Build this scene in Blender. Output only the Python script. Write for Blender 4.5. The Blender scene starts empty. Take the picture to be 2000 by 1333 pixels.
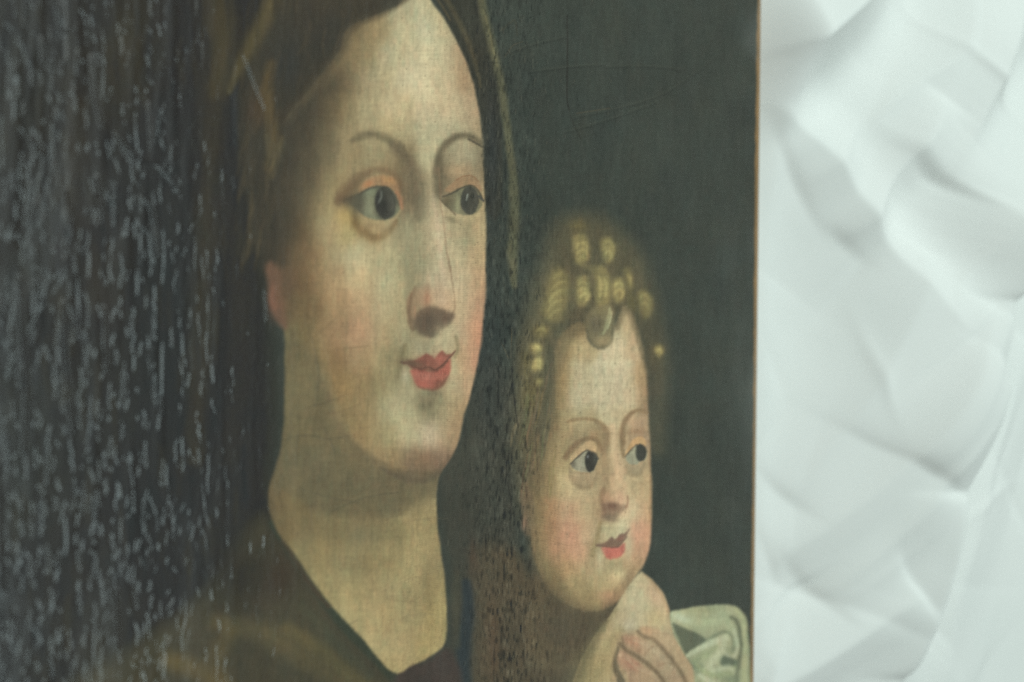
# Close-up of an old, unframed oil painting lying on a crumpled white sheet, window light from the left.
import bpy, math
import numpy as np

SC = bpy.context.scene
COL = SC.collection

# ---------------------------------------------------------------- camera
VIEW = math.radians(53.0)        # angle between the line of sight and the canvas normal
DIST = 0.62
cam_data = bpy.data.cameras.new('camera')
cam = bpy.data.objects.new('camera', cam_data)
COL.objects.link(cam)
SC.camera = cam
cam_data.sensor_width = 36.0
cam_data.lens = 50.0
cam_data.clip_start = 0.01
cam_data.clip_end = 50.0
cam.location = (-DIST*math.sin(VIEW), 0.0, DIST*math.cos(VIEW))
ROLL = math.radians(0.62)
_f = np.array((math.sin(VIEW), 0, -math.cos(VIEW))); _r = np.array((math.cos(VIEW), 0, math.sin(VIEW))); _u = np.array((0.0, 1.0, 0.0))
_r2 = _r*math.cos(ROLL)+_u*math.sin(ROLL); _u2 = -_r*math.sin(ROLL)+_u*math.cos(ROLL)
from mathutils import Matrix
cam.matrix_world = Matrix(((_r2[0], _u2[0], -_f[0], cam.location[0]), (_r2[1], _u2[1], -_f[1], cam.location[1]), (_r2[2], _u2[2], -_f[2], cam.location[2]), (0, 0, 0, 1)))
cam_data.dof.use_dof = True
cam_data.dof.focus_distance = 0.625
cam_data.dof.aperture_fstop = 6.3
cam_data.dof.aperture_blades = 9

# ---------------------------------------------------------------- light: soft room light and one window
world = bpy.data.worlds.new('World')
SC.world = world
world.use_nodes = True
bg = world.node_tree.nodes['Background']
bg.inputs['Color'].default_value = (0.97, 1.0, 0.92, 1)
bg.inputs['Strength'].default_value = 0.13
lamp = bpy.data.lights.new('window_light', 'AREA')
lamp.shape = 'RECTANGLE'
lamp.size = 2.8
lamp.size_y = 2.4
lamp.energy = 67.0
lamp.color = (0.865, 1.0, 0.96)
lo = bpy.data.objects.new('window_light', lamp)
COL.objects.link(lo)
from mathutils import Vector
def facing(d):
    x = Vector((0, 1, 0)).cross(d).normalized(); y = d.cross(x)
    return Matrix((x, y, d)).transposed().to_euler()
LDIR = Vector((math.tan(math.radians(-16.0)), math.tan(math.radians(34.0)), 1.0)).normalized()
lo.location = LDIR*2.6+Vector((0.08, 0, 0))
lo.rotation_euler = facing(LDIR)
# narrow lamp added for its reflection, the sheen on the left of the varnish
lamp2 = bpy.data.lights.new('added_sheen_light', 'AREA')
lamp2.shape = 'RECTANGLE'
lamp2.size = 0.50
lamp2.size_y = 2.2
lamp2.energy = 19.0
lamp2.color = (0.80, 1.0, 0.99)
lo2 = bpy.data.objects.new('added_sheen_light', lamp2)
COL.objects.link(lo2)
LDIR2 = Vector((math.tan(math.radians(26.5)), math.tan(math.radians(-9.0)), 1.0)).normalized()
lo2.location = LDIR2*3.0+Vector((-0.25, 0, 0))
lo2.rotation_euler = facing(LDIR2)
SC.cycles.use_denoising = False
SC.cycles.filter_width = 1.1
SC.view_settings.view_transform = 'Standard'
SC.view_settings.look = 'None'
SC.view_settings.exposure = 0.0
SC.view_settings.gamma = 1.0
SC.view_settings.use_curve_mapping = False

# ---------------------------------------------------------------- the painted picture
# The picture is painted with soft brushes on a raster in image coordinates (units: image pixels),
# then carried over onto the canvas as pigment colours stored on the canvas vertices.
SX0, SY0, SX1, SY1, SS = -260.0, -200.0, 1520.0, 1540.0, 0.75
SW, SH = int((SX1-SX0)*SS), int((SY1-SY0)*SS)
PIC = np.zeros((SH, SW, 3), np.float32)
rng = np.random.default_rng(7)

def lin(c):
    c = np.asarray(c, np.float32)/255.0
    return np.where(c <= 0.04045, c/12.92, ((c+0.055)/1.055)**2.4).astype(np.float32)

def spline(pts, closed=False, n=7):
    P = np.asarray(pts, np.float32)
    m = len(P)
    if m < 3: return P
    out = []
    segs = m if closed else m-1
    for i in range(segs):
        if closed: a, b, c, d = P[i-1], P[i], P[(i+1) % m], P[(i+2) % m]
        else: a, b, c, d = P[max(i-1, 0)], P[i], P[i+1], P[min(i+2, m-1)]
        t = np.arange(n, dtype=np.float32)[:, None]/n
        out.append(0.5*((2*b)+(c-a)*t+(2*a-5*b+4*c-d)*t*t+(3*b-a-3*c+d)*t**3))
    if not closed: out.append(P[-1:])
    return np.concatenate(out)

def window(P, pad):
    x0 = max(int((P[:, 0].min()-pad-SX0)*SS), 0); x1 = min(int((P[:, 0].max()+pad-SX0)*SS)+2, SW)
    y0 = max(int((P[:, 1].min()-pad-SY0)*SS), 0); y1 = min(int((P[:, 1].max()+pad-SY0)*SS)+2, SH)
    if x1 <= x0 or y1 <= y0: return None
    X = (np.arange(x0, x1, dtype=np.float32)+0.5)/SS+SX0
    Y = (np.arange(y0, y1, dtype=np.float32)+0.5)/SS+SY0
    return (slice(y0, y1), slice(x0, x1)), X[None, :], Y[:, None]

def seg_dist(P, Q, X, Y, W=None):
    best = None
    for i in range(len(P)):
        ax, ay = P[i]; bx, by = Q[i]
        dx, dy = bx-ax, by-ay
        L = dx*dx+dy*dy+1e-9
        t = np.clip(((X-ax)*dx+(Y-ay)*dy)/L, 0, 1)
        d = np.hypot(X-(ax+t*dx), Y-(ay+t*dy))
        if W is not None: d = d/(W[i][0]+(W[i][1]-W[i][0])*t)
        best = d if best is None else np.minimum(best, d)
    return best

def sstep(t):
    t = np.clip(t, 0, 1)
    return t*t*(3-2*t)

def blend(win, a, col, mask):
    if mask is not None: a = a*mask[win]
    c = np.asarray(col, np.float32)/255.0
    PIC[win] += (c-PIC[win])*a[..., None]

def poly_alpha(pts, soft, smooth=True):
    P = spline(pts, True, 6) if smooth else np.asarray(pts, np.float32)
    w = window(P, soft+2)
    if w is None: return None
    win, X, Y = w
    Q = np.roll(P, -1, 0)
    ins = np.zeros((Y.shape[0], X.shape[1]), bool)
    for (ax, ay), (bx, by) in zip(P, Q):
        if ay == by: continue
        c = ((ay > Y) != (by > Y)) & (X < (bx-ax)*(Y-ay)/(by-ay)+ax)
        ins ^= c
    d = seg_dist(P, Q, X, Y)
    sd = np.where(ins, d, -d)
    return win, sstep(0.5+sd/(2*max(soft, 0.7)))

def fill(pts, col, a=1.0, soft=2.0, mask=None, smooth=True):
    r = poly_alpha(pts, soft, smooth)
    if r: blend(r[0], r[1]*a, col, mask)

def region(pts, soft=2.0, smooth=True):
    M = np.zeros((SH, SW), np.float32)
    r = poly_alpha(pts, soft, smooth)
    if r: M[r[0]] = r[1]
    return M

def stroke(pts, width, col, a=1.0, soft=0.5, mask=None):
    """width: half-width(s) along the stroke; soft 0..1: how far the edge fades inwards"""
    P = spline(pts, False, 6)
    w = np.interp(np.linspace(0, 1, len(P)), np.linspace(0, 1, np.size(width)) if np.size(width) > 1 else [0, 1],
                  width if np.size(width) > 1 else [width, width]).astype(np.float32)*(1+.55*soft)
    wn = window(P, float(w.max())+2)
    if wn is None: return
    win, X, Y = wn
    d = seg_dist(P[:-1], P[1:], X, Y, np.stack([w[:-1], w[1:]], 1))
    blend(win, sstep((1-d)/max(soft, 0.05))*a, col, mask)

def blob(x, y, rx, ry, col, a=1.0, rot=0.0, mask=None, k=1.0):
    r = max(rx, ry)*2.2
    wn = window(np.array([[x-r, y-r], [x+r, y+r]], np.float32), 0)
    if wn is None: return
    win, X, Y = wn
    c, s = math.cos(math.radians(rot)), math.sin(math.radians(rot))
    u = ((X-x)*c+(Y-y)*s)/rx; v = (-(X-x)*s+(Y-y)*c)/ry
    blend(win, np.exp(-(u*u+v*v)**k*0.9)*a, col, mask)

def tones(rows, sigma, mask):
    """broad modelling: colours laid down at many spots and worked into each other"""
    pts = [(x, y, c) for y, row in rows.items() for x, c in row]
    P = np.array([(p[0], p[1]) for p in pts], np.float32)
    win, X, Y = window(P, 90)
    num = np.zeros((Y.shape[0], X.shape[1], 3), np.float32); den = np.full((Y.shape[0], X.shape[1]), 1e-9, np.float32)
    for x, y, c in pts:
        w = np.exp(-((X-x)**2+(Y-y)**2*.8)/(2*sigma*sigma)).astype(np.float32)+1e-7
        den += w
        num += w[..., None]*(np.asarray(c, np.float32)/255.0)
    a = mask[win][..., None]
    PIC[win] = PIC[win]*(1-a)+num/den[..., None]*a

def Z(ox, oy, s):
    return lambda *p: [(ox+p[i]/s, oy+p[i+1]/s) for i in range(0, len(p), 2)]

def value_noise(w, h, cx, cy, seed):
    """smooth noise over the raster, cell cx by cy image pixels"""
    r = np.random.default_rng(seed)
    gw, gh = int((SX1-SX0)/cx)+3, int((SY1-SY0)/cy)+3
    G = r.standard_normal((gh, gw)).astype(np.float32)
    fx = np.arange(w, dtype=np.float32)/SS/cx; fy = np.arange(h, dtype=np.float32)/SS/cy
    ix, iy = fx.astype(int), fy.astype(int)
    tx, ty = sstep(fx-ix)[None, :], sstep(fy-iy)[:, None]
    A, B = G[iy][:, ix], G[iy][:, ix+1]
    C, D = G[iy+1][:, ix], G[iy+1][:, ix+1]
    return (A*(1-tx)+B*tx)*(1-ty)+(C*(1-tx)+D*tx)*ty

def paint_ground():
    PIC[:] = np.array((53, 58, 50))/255.0
    # dark left half of the picture: brown-black shade behind and over the veil
    fill([(-300, -230), (560, -230), (545, 0), (520, 200), (520, 500), (540, 760), (530, 950), (560, 1100), (420, 1600), (-300, 1600)], (36, 32, 25), 1, 30)
    blob(60, 200, 150, 260, (40, 37, 30), .6); blob(330, 650, 120, 300, (28, 29, 26), .6)
    blob(140, 330, 40, 160, (52, 42, 27), .5); blob(200, 560, 45, 120, (50, 40, 26), .45)
    blob(250, 90, 50, 140, (56, 48, 30), .55, 8); blob(60, 900, 90, 200, (38, 38, 33), .5)
    stroke([(405, -40), (418, 120), (412, 300), (400, 520), (390, 720), (380, 900)], [30, 30, 28, 28, 26, 14], (64, 53, 34), .42, 1)
    stroke([(440, 380), (470, 600), (450, 900)], [26, 30, 20], (42, 36, 26), .6, 1)
    blob(190, 1280, 120, 90, (48, 42, 30), .5)
    # hair and veil over the head, left
    fill([(560, -230), (620, -230), (760, -60), (745, 24), (700, 40), (668, 98), (600, 190), (560, 260), (548, 400), (545, 500), (520, 540), (490, 420), (470, 240), (500, 80)], (55, 49, 37), 1, 14)
    fill([(560, -230), (900, -230), (800, -20), (742, 26), (690, 48), (640, 20), (560, -40)], (58, 51, 38), .8, 16)
    blob(620, 60, 55, 40, (48, 44, 36), .75); blob(560, 130, 28, 50, (44, 44, 42), .7); blob(600, 30, 40, 50, (60, 52, 40), .6)
    stroke([(548, -40), (525, 20), (498, 75), (470, 130), (448, 180)], [13, 18, 19, 14, 6], (100, 86, 49), .6, 1)
    stroke([(430, -40), (440, 60), (425, 180)], [20, 30, 18], (78, 66, 38), .5, 1)
    stroke([(530, 125), (522, 180), (535, 260), (525, 330)], [10, 16, 14, 8], (92, 74, 42), .7, 1)
    stroke([(552, 270), (540, 310), (532, 345)], [7, 10, 6], (112, 96, 60), .65, 1)
    stroke([(522, 265), (527, 300)], [5, 4], (104, 94, 68), .4, 1)
    blob(500, 220, 14, 30, (72, 46, 28), .5); blob(575, 320, 22, 60, (56, 48, 34), .6)
    blob(520, 440, 24, 90, (52, 46, 36), .5); blob(560, 430, 26, 80, (70, 58, 40), .6)
    for i in range(150):
        x = rng.uniform(470, 690); y = rng.uniform(-60, 470)
        if x > 690-.42*max(y, 0)*1.0 and y > 40: x = rng.uniform(470, 560)
        k = rng.random()
        col = (44+54*k*k, 39+44*k*k, 31+24*k*k)
        stroke([(x, y), (x-rng.uniform(0, 8), y+30), (x-rng.uniform(2, 20), y+rng.uniform(50, 90))], [1, rng.uniform(2, 5), 1], col, .4, 1)
    stroke([(668, 98), (640, 135), (600, 185), (562, 232)], [2.5, 3, 3, 2], (112, 96, 64), .5, .9)
    stroke([(662, 96), (630, 130), (590, 182), (550, 235)], [7, 9, 9, 7], (54, 46, 33), .75, 1)

    for i in range(220):
        x = rng.uniform(-60, 480); y = rng.uniform(-60, 1300); k = rng.random()
        stroke([(x, y), (x+rng.normal(0, 4), y+40), (x+rng.normal(0, 6), y+rng.uniform(60, 130))], [2, rng.uniform(4, 10), 2], (26+34*k*k, 25+26*k*k, 22+12*k*k), .35, 1)

def paint_mantle():
    # dress and mantle, lower left
    fill([(520, 1010), (575, 1090), (660, 1205), (775, 1325), (790, 1600), (-300, 1600), (150, 1330), (330, 1215), (420, 1130), (480, 1040)], (66, 60, 42), .9, 24)
    blob(470, 1120, 70, 60, (40, 36, 27), .8); blob(545, 1130, 30, 50, (60, 44, 30), .6, 40)
    stroke([(330, 1290), (400, 1320), (480, 1400)], [20, 26, 22], (100, 83, 46), .7, 1)
    stroke([(420, 1215), (520, 1240), (600, 1290), (690, 1345)], [18, 26, 26, 22], (90, 80, 51), .65, 1)
    stroke([(560, 1225), (640, 1280), (720, 1345)], [14, 18, 18], (98, 87, 52), .55, 1)
    stroke([(450, 1235), (420, 1290), (440, 1360)], [18, 24, 24], (94, 80, 47), .55, 1)
    stroke([(590, 1185), (640, 1240), (720, 1320)], [12, 14, 10], (66, 66, 48), .6, 1)
    stroke([(532, 1022), (572, 1090), (622, 1160), (672, 1222), (722, 1272), (775, 1330)], [8, 9, 10, 12, 13, 12], (50, 56, 42), .85, .7)
    stroke([(552, 1058), (600, 1135), (640, 1185)], [6, 7, 5], (78, 54, 36), .5, 1)
    # between neck and child: grey brown ground, blue stripe, dark red at the foot
    fill([(856, 930), (900, 860), (945, 700), (1000, 760), (1010, 900), (1030, 1120), (1180, 1200), (1160, 1600), (760, 1600), (770, 1325), (868, 1262), (880, 1150)], (62, 60, 49), .8, 16)
    fill([(930, 1080), (1010, 1080), (1070, 1150), (1180, 1190), (1120, 1290), (1060, 1600), (910, 1600), (925, 1300)], (84, 72, 52), .75, 22)
    stroke([(912, 1140), (915, 1200), (905, 1280), (915, 1400)], [10, 14, 16, 16], (42, 50, 53), .85, .8)
    stroke([(892, 1120), (890, 1180), (893, 1260)], [10, 12, 8], (72, 70, 54), .6, 1)
    fill([(772, 1322), (830, 1296), (872, 1268), (890, 1290), (905, 1350), (900, 1600), (760, 1600)], (64, 53, 46), .9, 10)
    blob(925, 1085, 8, 40, (78, 58, 42), .5); blob(965, 1260, 14, 60, (92, 66, 46), .4)

def paint_right_strip():
    # hair at the right of the face, veil edge
    fill([(835, -60), (872, 42), (897, 90), (917, 140), (932, 200), (942, 270), (947, 400), (975, 420), (978, 250), (968, 130), (948, 40), (930, -60)], (50, 48, 38), .9, 7)
    stroke([(860, -20), (900, 50), (925, 110), (938, 170)], [5, 7, 6, 3], (86, 76, 52), .6, 1)
    stroke([(838, -30), (880, 40)], [3, 2], (96, 84, 56), .5, 1)
    stroke([(935, -30), (950, 50), (968, 120), (980, 180), (990, 260), (1000, 340), (1003, 420), (1000, 500), (1005, 560)], [11, 10, 10, 9, 9, 9, 12, 11, 6], (96, 92, 64), .72, .8)
    stroke([(945, 20), (956, 70), (972, 130)], [2, 2.5, 2], (120, 112, 76), .55, .8)
    stroke([(980, 60), (1003, 40), (1010, 70)], [2, 2, 2], (70, 62, 42), .3, 1)
    blob(960, 300, 12, 130, (46, 50, 50), .6); blob(955, 700, 26, 160, (46, 52, 50), .55)

def paint_woman():
    face = [(787, -60), (787, 0), (745, 26), (702, 44), (678, 62), (664, 102), (630, 146), (592, 197), (566, 235), (556, 300), (548, 400), (546, 480), (536, 530), (545, 600), (553, 650), (556, 720), (555, 800), (549, 870), (536, 920), (523, 962), (526, 1000), (545, 1045), (576, 1086), (620, 1150), (660, 1200), (706, 1246), (766, 1313), (805, 1300), (840, 1283), (869, 1256), (873, 1200), (868, 1130), (858, 1060), (853, 990), (856, 935), (882, 893), (897, 858), (907, 810), (921, 768), (936, 690), (946, 600), (949, 500), (947, 400), (944, 330), (941, 270), (932, 200), (917, 140), (897, 90), (872, 45), (840, -5), (820, -60)]
    M = region(face, 4.0)
    m = dict(mask=M)
    tones({20: [(790, (168, 155, 118)), (830, (185, 176, 138)), (852, (170, 155, 115))], -60: [(800, (160, 145, 105))],
        60: [(725, (142, 124, 88)), (700, (104, 90, 62)), (740, (165, 146, 104)), (790, (184, 172, 132)), (840, (188, 180, 142)), (875, (172, 155, 118))],
        110: [(712, (148, 130, 93)), (690, (112, 96, 66)), (670, (84, 72, 50)), (700, (158, 140, 100)), (760, (182, 168, 128)), (820, (190, 178, 140)), (870, (184, 170, 132)), (905, (165, 140, 105))],
        160: [(720, (162, 145, 107)), (630, (66, 58, 43)), (660, (86, 73, 51)), (690, (122, 105, 74)), (740, (178, 162, 122)), (800, (190, 175, 137)), (860, (188, 172, 134)), (920, (172, 145, 108))],
        210: [(590, (60, 54, 41)), (620, (74, 64, 47)), (650, (96, 82, 57)), (680, (134, 117, 83)), (720, (174, 160, 120)), (780, (184, 166, 126)), (840, (190, 172, 134)), (900, (188, 170, 132)), (930, (168, 140, 105))],
        260: [(570, (58, 52, 40)), (600, (70, 62, 46)), (640, (100, 88, 63)), (680, (148, 131, 95)), (730, (168, 152, 112)), (780, (170, 155, 115)), (840, (186, 172, 132)), (900, (178, 165, 128)), (938, (150, 130, 96))],
        310: [(560, (58, 52, 40)), (600, (76, 67, 49)), (640, (112, 99, 71)), (690, (150, 132, 94)), (740, (150, 134, 96)), (790, (128, 112, 80)), (835, (182, 170, 130)), (900, (160, 148, 114)), (940, (110, 98, 72))],
        360: [(590, (78, 68, 49)), (560, (64, 57, 43)), (600, (80, 70, 51)), (640, (124, 110, 78)), (670, (135, 118, 82)), (740, (150, 130, 92)), (800, (112, 98, 72)), (818, (140, 125, 93)), (842, (180, 167, 128)), (868, (125, 110, 82)), (910, (160, 140, 104))],
        400: [(620, (122, 106, 74)), (590, (80, 69, 49)), (560, (66, 58, 44)), (600, (90, 77, 54)), (640, (165, 147, 104)), (670, (150, 128, 85)), (740, (150, 130, 92)), (798, (122, 107, 80)), (825, (158, 140, 105)), (846, (182, 164, 126)), (910, (165, 146, 108))],
        450: [(640, (164, 145, 105)), (612, (108, 90, 60)), (560, (66, 58, 43)), (590, (82, 68, 47)), (630, (165, 147, 105)), (680, (165, 146, 98)), (740, (160, 138, 98)), (790, (148, 135, 100)), (815, (150, 138, 104)), (850, (184, 164, 128)), (900, (175, 158, 118)), (935, (172, 152, 112))],
        500: [(612, (118, 94, 63)), (590, (90, 72, 49)), (560, (72, 61, 44)), (600, (128, 104, 70)), (640, (170, 148, 106)), (700, (180, 165, 124)), (760, (172, 160, 120)), (798, (150, 140, 105)), (820, (142, 134, 102)), (854, (184, 166, 128)), (900, (182, 166, 126)), (940, (176, 152, 112))],
        550: [(645, (168, 140, 100)), (625, (130, 103, 69)), (550, (86, 68, 50)), (570, (92, 74, 51)), (600, (108, 86, 57)), (640, (170, 142, 100)), (700, (182, 160, 118)), (760, (174, 162, 122)), (797, (150, 138, 102)), (862, (186, 165, 128)), (910, (186, 168, 130)), (940, (186, 150, 112))],
        600: [(660, (160, 130, 91)), (635, (124, 102, 68)), (600, (112, 96, 63)), (550, (98, 78, 54)), (570, (100, 85, 58)), (610, (122, 98, 66)), (650, (170, 140, 100)), (700, (180, 148, 108)), (750, (172, 155, 116)), (785, (160, 146, 108)), (870, (184, 156, 120)), (905, (186, 168, 130)), (938, (190, 145, 110))],
        650: [(660, (168, 136, 98)), (640, (138, 113, 77)), (570, (110, 98, 66)), (610, (118, 102, 68)), (650, (166, 134, 95)), (700, (182, 142, 104)), (750, (170, 148, 108)), (785, (158, 146, 108)), (870, (184, 168, 128)), (905, (184, 164, 126)), (932, (196, 140, 108))],
        700: [(570, (111, 99, 65)), (610, (128, 109, 72)), (650, (141, 114, 76)), (700, (156, 127, 89)), (750, (164, 144, 102)), (775, (145, 133, 95)), (830, (168, 151, 114)), (900, (178, 161, 122)), (922, (192, 139, 105))],
        750: [(570, (109, 98, 65)), (610, (128, 110, 72)), (660, (139, 114, 74)), (710, (146, 123, 83)), (750, (155, 137, 95)), (778, (147, 137, 98)), (890, (176, 161, 122)), (912, (184, 147, 110))],
        800: [(570, (106, 95, 62)), (610, (122, 107, 70)), (660, (134, 112, 74)), (710, (146, 125, 85)), (760, (164, 151, 111)), (800, (165, 156, 118)), (838, (128, 119, 88)), (872, (158, 146, 110)), (897, (168, 139, 100))],
        850: [(565, (104, 92, 61)), (610, (115, 103, 68)), (650, (130, 110, 73)), (700, (145, 123, 83)), (750, (155, 139, 98)), (800, (172, 159, 120)), (840, (188, 169, 136)), (872, (172, 146, 108)), (890, (150, 121, 88))],
        900: [(550, (105, 92, 62)), (600, (116, 102, 70)), (660, (118, 104, 72)), (710, (148, 124, 84)), (760, (140, 118, 82)), (810, (124, 102, 76)), (850, (118, 94, 72)), (872, (130, 104, 80))],
        940: [(540, (108, 92, 62)), (590, (118, 104, 70)), (650, (114, 102, 70)), (710, (104, 92, 66)), (760, (100, 88, 66)), (810, (92, 82, 64)), (850, (118, 104, 76))],
        980: [(535, (112, 94, 62)), (580, (122, 106, 70)), (640, (122, 108, 74)), (700, (112, 100, 70)), (760, (104, 94, 68)), (810, (125, 112, 78)), (845, (160, 143, 100))],
        1030: [(545, (110, 94, 62)), (590, (124, 108, 72)), (650, (126, 112, 76)), (710, (124, 110, 76)), (770, (132, 118, 80)), (820, (155, 138, 95)), (852, (150, 132, 90))],
        1090: [(590, (135, 120, 80)), (640, (138, 122, 82)), (700, (140, 124, 84)), (760, (148, 132, 90)), (820, (160, 142, 98)), (855, (150, 132, 90))],
        1150: [(630, (148, 134, 92)), (680, (155, 138, 94)), (740, (160, 142, 98)), (800, (158, 142, 98)), (860, (155, 137, 92))],
        1210: [(680, (160, 146, 102)), (740, (168, 148, 102)), (800, (166, 148, 102)), (860, (158, 140, 92))],
        1270: [(730, (168, 152, 106)), (780, (172, 152, 106)), (840, (162, 143, 95))], 1305: [(770, (170, 152, 104))]}, 17, M)
    stroke([(780, 280), (800, 320), (812, 370), (812, 410)], [5, 8, 10, 8], (108, 94, 70), .45, 1, **m)
    stroke([(848, 380), (858, 470), (870, 560)], [4, 5, 6], (198, 172, 138), .4, 1, **m)
    blob(655, 135, 10, 34, (150, 126, 84), .3, 35, **m)
    # ear
    fill([(521, 520), (534, 512), (552, 545), (556, 600), (560, 640), (545, 636), (530, 600), (524, 560)], (112, 82, 62), .85, 7)
    blob(533, 590, 9, 28, (132, 90, 68), .7); blob(556, 560, 14, 50, (96, 74, 52), .6)
    stroke([(850, 955), (815, 985), (785, 1015)], [5, 8, 8], (172, 154, 108), .35, 1, **m)
    stroke([(570, 650), (556, 760), (552, 860), (528, 960), (534, 1010)], [4, 4, 4, 5, 4], (92, 78, 54), .5, 1, **m)
    stroke([(702, 44), (680, 62), (665, 102), (632, 146), (594, 197)], [4, 6, 7, 8, 8], (104, 86, 56), .5, 1, **m)
    stroke([(755, 925), (805, 938), (852, 922), (878, 892)], [4, 6, 6, 4], (98, 80, 60), .5, 1, **m)
    stroke([(690, 880), (735, 908), (790, 915)], [5, 8, 7], (146, 122, 84), .4, 1, **m)
    fill([(560, 660), (614, 690), (640, 740), (655, 790), (674, 833), (702, 872), (738, 904), (775, 926), (815, 936), (856, 928), (856, 965), (820, 985), (770, 1005), (700, 1010), (620, 1000), (560, 960), (530, 960), (550, 860), (556, 760)], (102, 92, 65), .72, 14, mask=M)
    stroke([(632, 730), (650, 790), (672, 838), (705, 874), (745, 900)], [9, 12, 13, 13, 10], (156, 134, 94), .28, 1, **m)
    stroke([(745, 915), (790, 936), (830, 938), (862, 922)], [5, 7, 8, 6], (88, 76, 58), .55, 1, **m)
    stroke([(790, 0), (745, 28), (704, 46), (682, 66)], [7, 9, 9, 8], (96, 82, 58), .5, 1, **m)
    # temple and hairline worked into the hair
    stroke([(800, -8), (752, 20), (706, 40), (682, 62), (664, 100), (632, 144), (594, 196), (564, 238)], [8, 9, 10, 11, 12, 13, 13, 10], (78, 68, 50), .55, 1)
    stroke([(560, 250), (556, 330), (552, 420), (548, 510)], [14, 16, 16, 14], (62, 54, 41), .5, 1)
    stroke([(808, 420), (806, 480), (804, 540), (798, 600)], [8, 10, 10, 8], (130, 122, 92), .42, 1, **m)
    stroke([(640, 770), (655, 822), (688, 868), (732, 900), (785, 922), (840, 925)], [5, 7, 8, 8, 8, 6], (96, 84, 60), .38, 1, **m)
    # --- brows
    z = Z(500, 200, 4)
    stroke(z(755, 300, 830, 268, 900, 252, 985, 270, 1065, 310, 1125, 370, 1160, 440), [6, 9, 10, 10, 10, 10, 8], (114, 103, 75), .75, 1, **m)
    stroke(z(890, 248, 985, 275, 1070, 318), [3, 4.5, 4], (96, 88, 64), .3, 1, **m)
    stroke(z(1430, 560, 1428, 470, 1442, 400, 1482, 330, 1545, 278, 1620, 262, 1700, 278, 1750, 320), [8, 10, 9, 8, 8, 8, 7, 5], (88, 79, 58), .8, 1, **m)
    stroke(z(1432, 700, 1425, 560, 1434, 450), [7, 10, 8], (104, 92, 68), .8, 1, **m)
    blob(*z(1480, 560)[0], 12, 40, (118, 104, 78), .7, 8, **m)
    blob(*z(1640, 420)[0], 26, 24, (166, 152, 118), .85, **m)
    blob(*z(1600, 530)[0], 30, 14, (176, 146, 108), .7, **m)
    stroke(z(1660, 290, 1720, 320, 1765, 350), [2, 2.5, 2], (60, 54, 42), .7, .8)
    # --- left eye
    zn = Z(500, 0, 1.2437)
    stroke(zn(352, 360, 378, 400, 396, 440, 402, 490, 396, 530), [9, 15, 19, 20, 12], (106, 94, 70), .5, 1, **m)
    stroke(zn(238, 342, 262, 330, 290, 327, 320, 336, 345, 355), [5, 8, 9, 9, 9], (108, 98, 72), .45, 1, **m)
    blob(*z(880, 420)[0], 44, 26, (140, 125, 91), .6, -6, **m)
    blob(*z(740, 560)[0], 30, 26, (138, 121, 86), .55, -30, **m)
    stroke([(797, 425), (796, 480), (797, 530), (794, 580)], [9, 12, 12, 8], (142, 135, 102), .45, .8, **m)
    stroke(z(1060, 330, 1150, 430, 1210, 540, 1235, 660, 1215, 760), [7, 12, 17, 18, 10], (104, 91, 68), .62, 1, **m)
    stroke(z(650, 770, 720, 690, 800, 610, 880, 560), [10, 15, 13, 9], (98, 80, 56), .6, 1, **m)
    blob(*z(930, 520)[0], 34, 10, (134, 112, 78), .5, -4, **m)
    blob(*z(1140, 720)[0], 10, 22, (112, 90, 66), .5, **m)
    blob(*z(690, 740)[0], 22, 12, (92, 76, 54), .7, -35, **m)
    stroke(z(640, 770, 720, 680, 800, 592, 870, 552, 960, 530, 1050, 550, 1105, 605, 1135, 690), [8, 13, 11, 8, 7, 8, 10, 8], (112, 90, 63), .6, 1, **m)
    fill(z(800, 705, 830, 640, 900, 588, 1000, 568, 1075, 590, 1110, 650, 1150, 760, 1095, 700, 1000, 655, 920, 662, 850, 695), (154, 120, 84), .85, 4, mask=M)
    blob(*z(880, 640)[0], 12, 6, (180, 116, 72), .6, -25, **m); blob(*z(1040, 610)[0], 14, 6, (188, 142, 90), .6, 15, **m)
    eye = z(712, 770, 800, 715, 880, 672, 960, 655, 1040, 663, 1090, 715, 1122, 790, 1130, 850, 1080, 900, 1000, 922, 905, 912, 845, 885, 800, 840, 750, 800)
    E = region(eye, 1.2)
    fill(eye, (114, 114, 88), 1, 2.4)
    blob(*z(740, 775)[0], 22, 18, (70, 65, 50), .95, mask=E); blob(*z(812, 800)[0], 9, 30, (92, 92, 74), .8, mask=E)
    blob(*z(885, 820)[0], 9, 26, (142, 144, 114), .8, mask=E); blob(*z(925, 850)[0], 6, 18, (148, 148, 116), .6, mask=E)
    iris = z(940, 760, 960, 690, 1010, 660, 1065, 690, 1095, 760, 1095, 840, 1060, 895, 1000, 912, 955, 860)
    fill(iris, (72, 69, 57), 1, 1.6, mask=E)
    blob(*z(1000, 820)[0], 11, 22, (46, 43, 37), .8, mask=E); blob(*z(960, 770)[0], 4, 20, (44, 42, 40), .7, mask=E)
    blob(*z(1070, 790)[0], 6, 20, (90, 88, 74), .6, mask=E)
    stroke(z(985, 695, 985, 740, 968, 780), [1, 2, 1.6], (136, 138, 124), .7, 1, mask=E)
    blob(*z(730, 765)[0], 16, 9, (78, 66, 48), .6, -25)
    stroke(z(800, 722, 880, 678, 960, 660, 1040, 672, 1090, 730, 1118, 800), [3, 3.5, 4, 4, 4, 3], (74, 70, 58), .6, 1, mask=E)
    stroke(z(690, 775, 740, 745, 810, 712, 880, 676, 960, 655, 1040, 662), [4, 3, 2, 1.6, 1.6, 1.4], (70, 60, 46), .6, 1)
    stroke(z(790, 850, 850, 905, 950, 940, 1060, 922, 1130, 850), [2, 4, 4.5, 4, 3], (168, 149, 106), .7, 1, **m)
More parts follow.
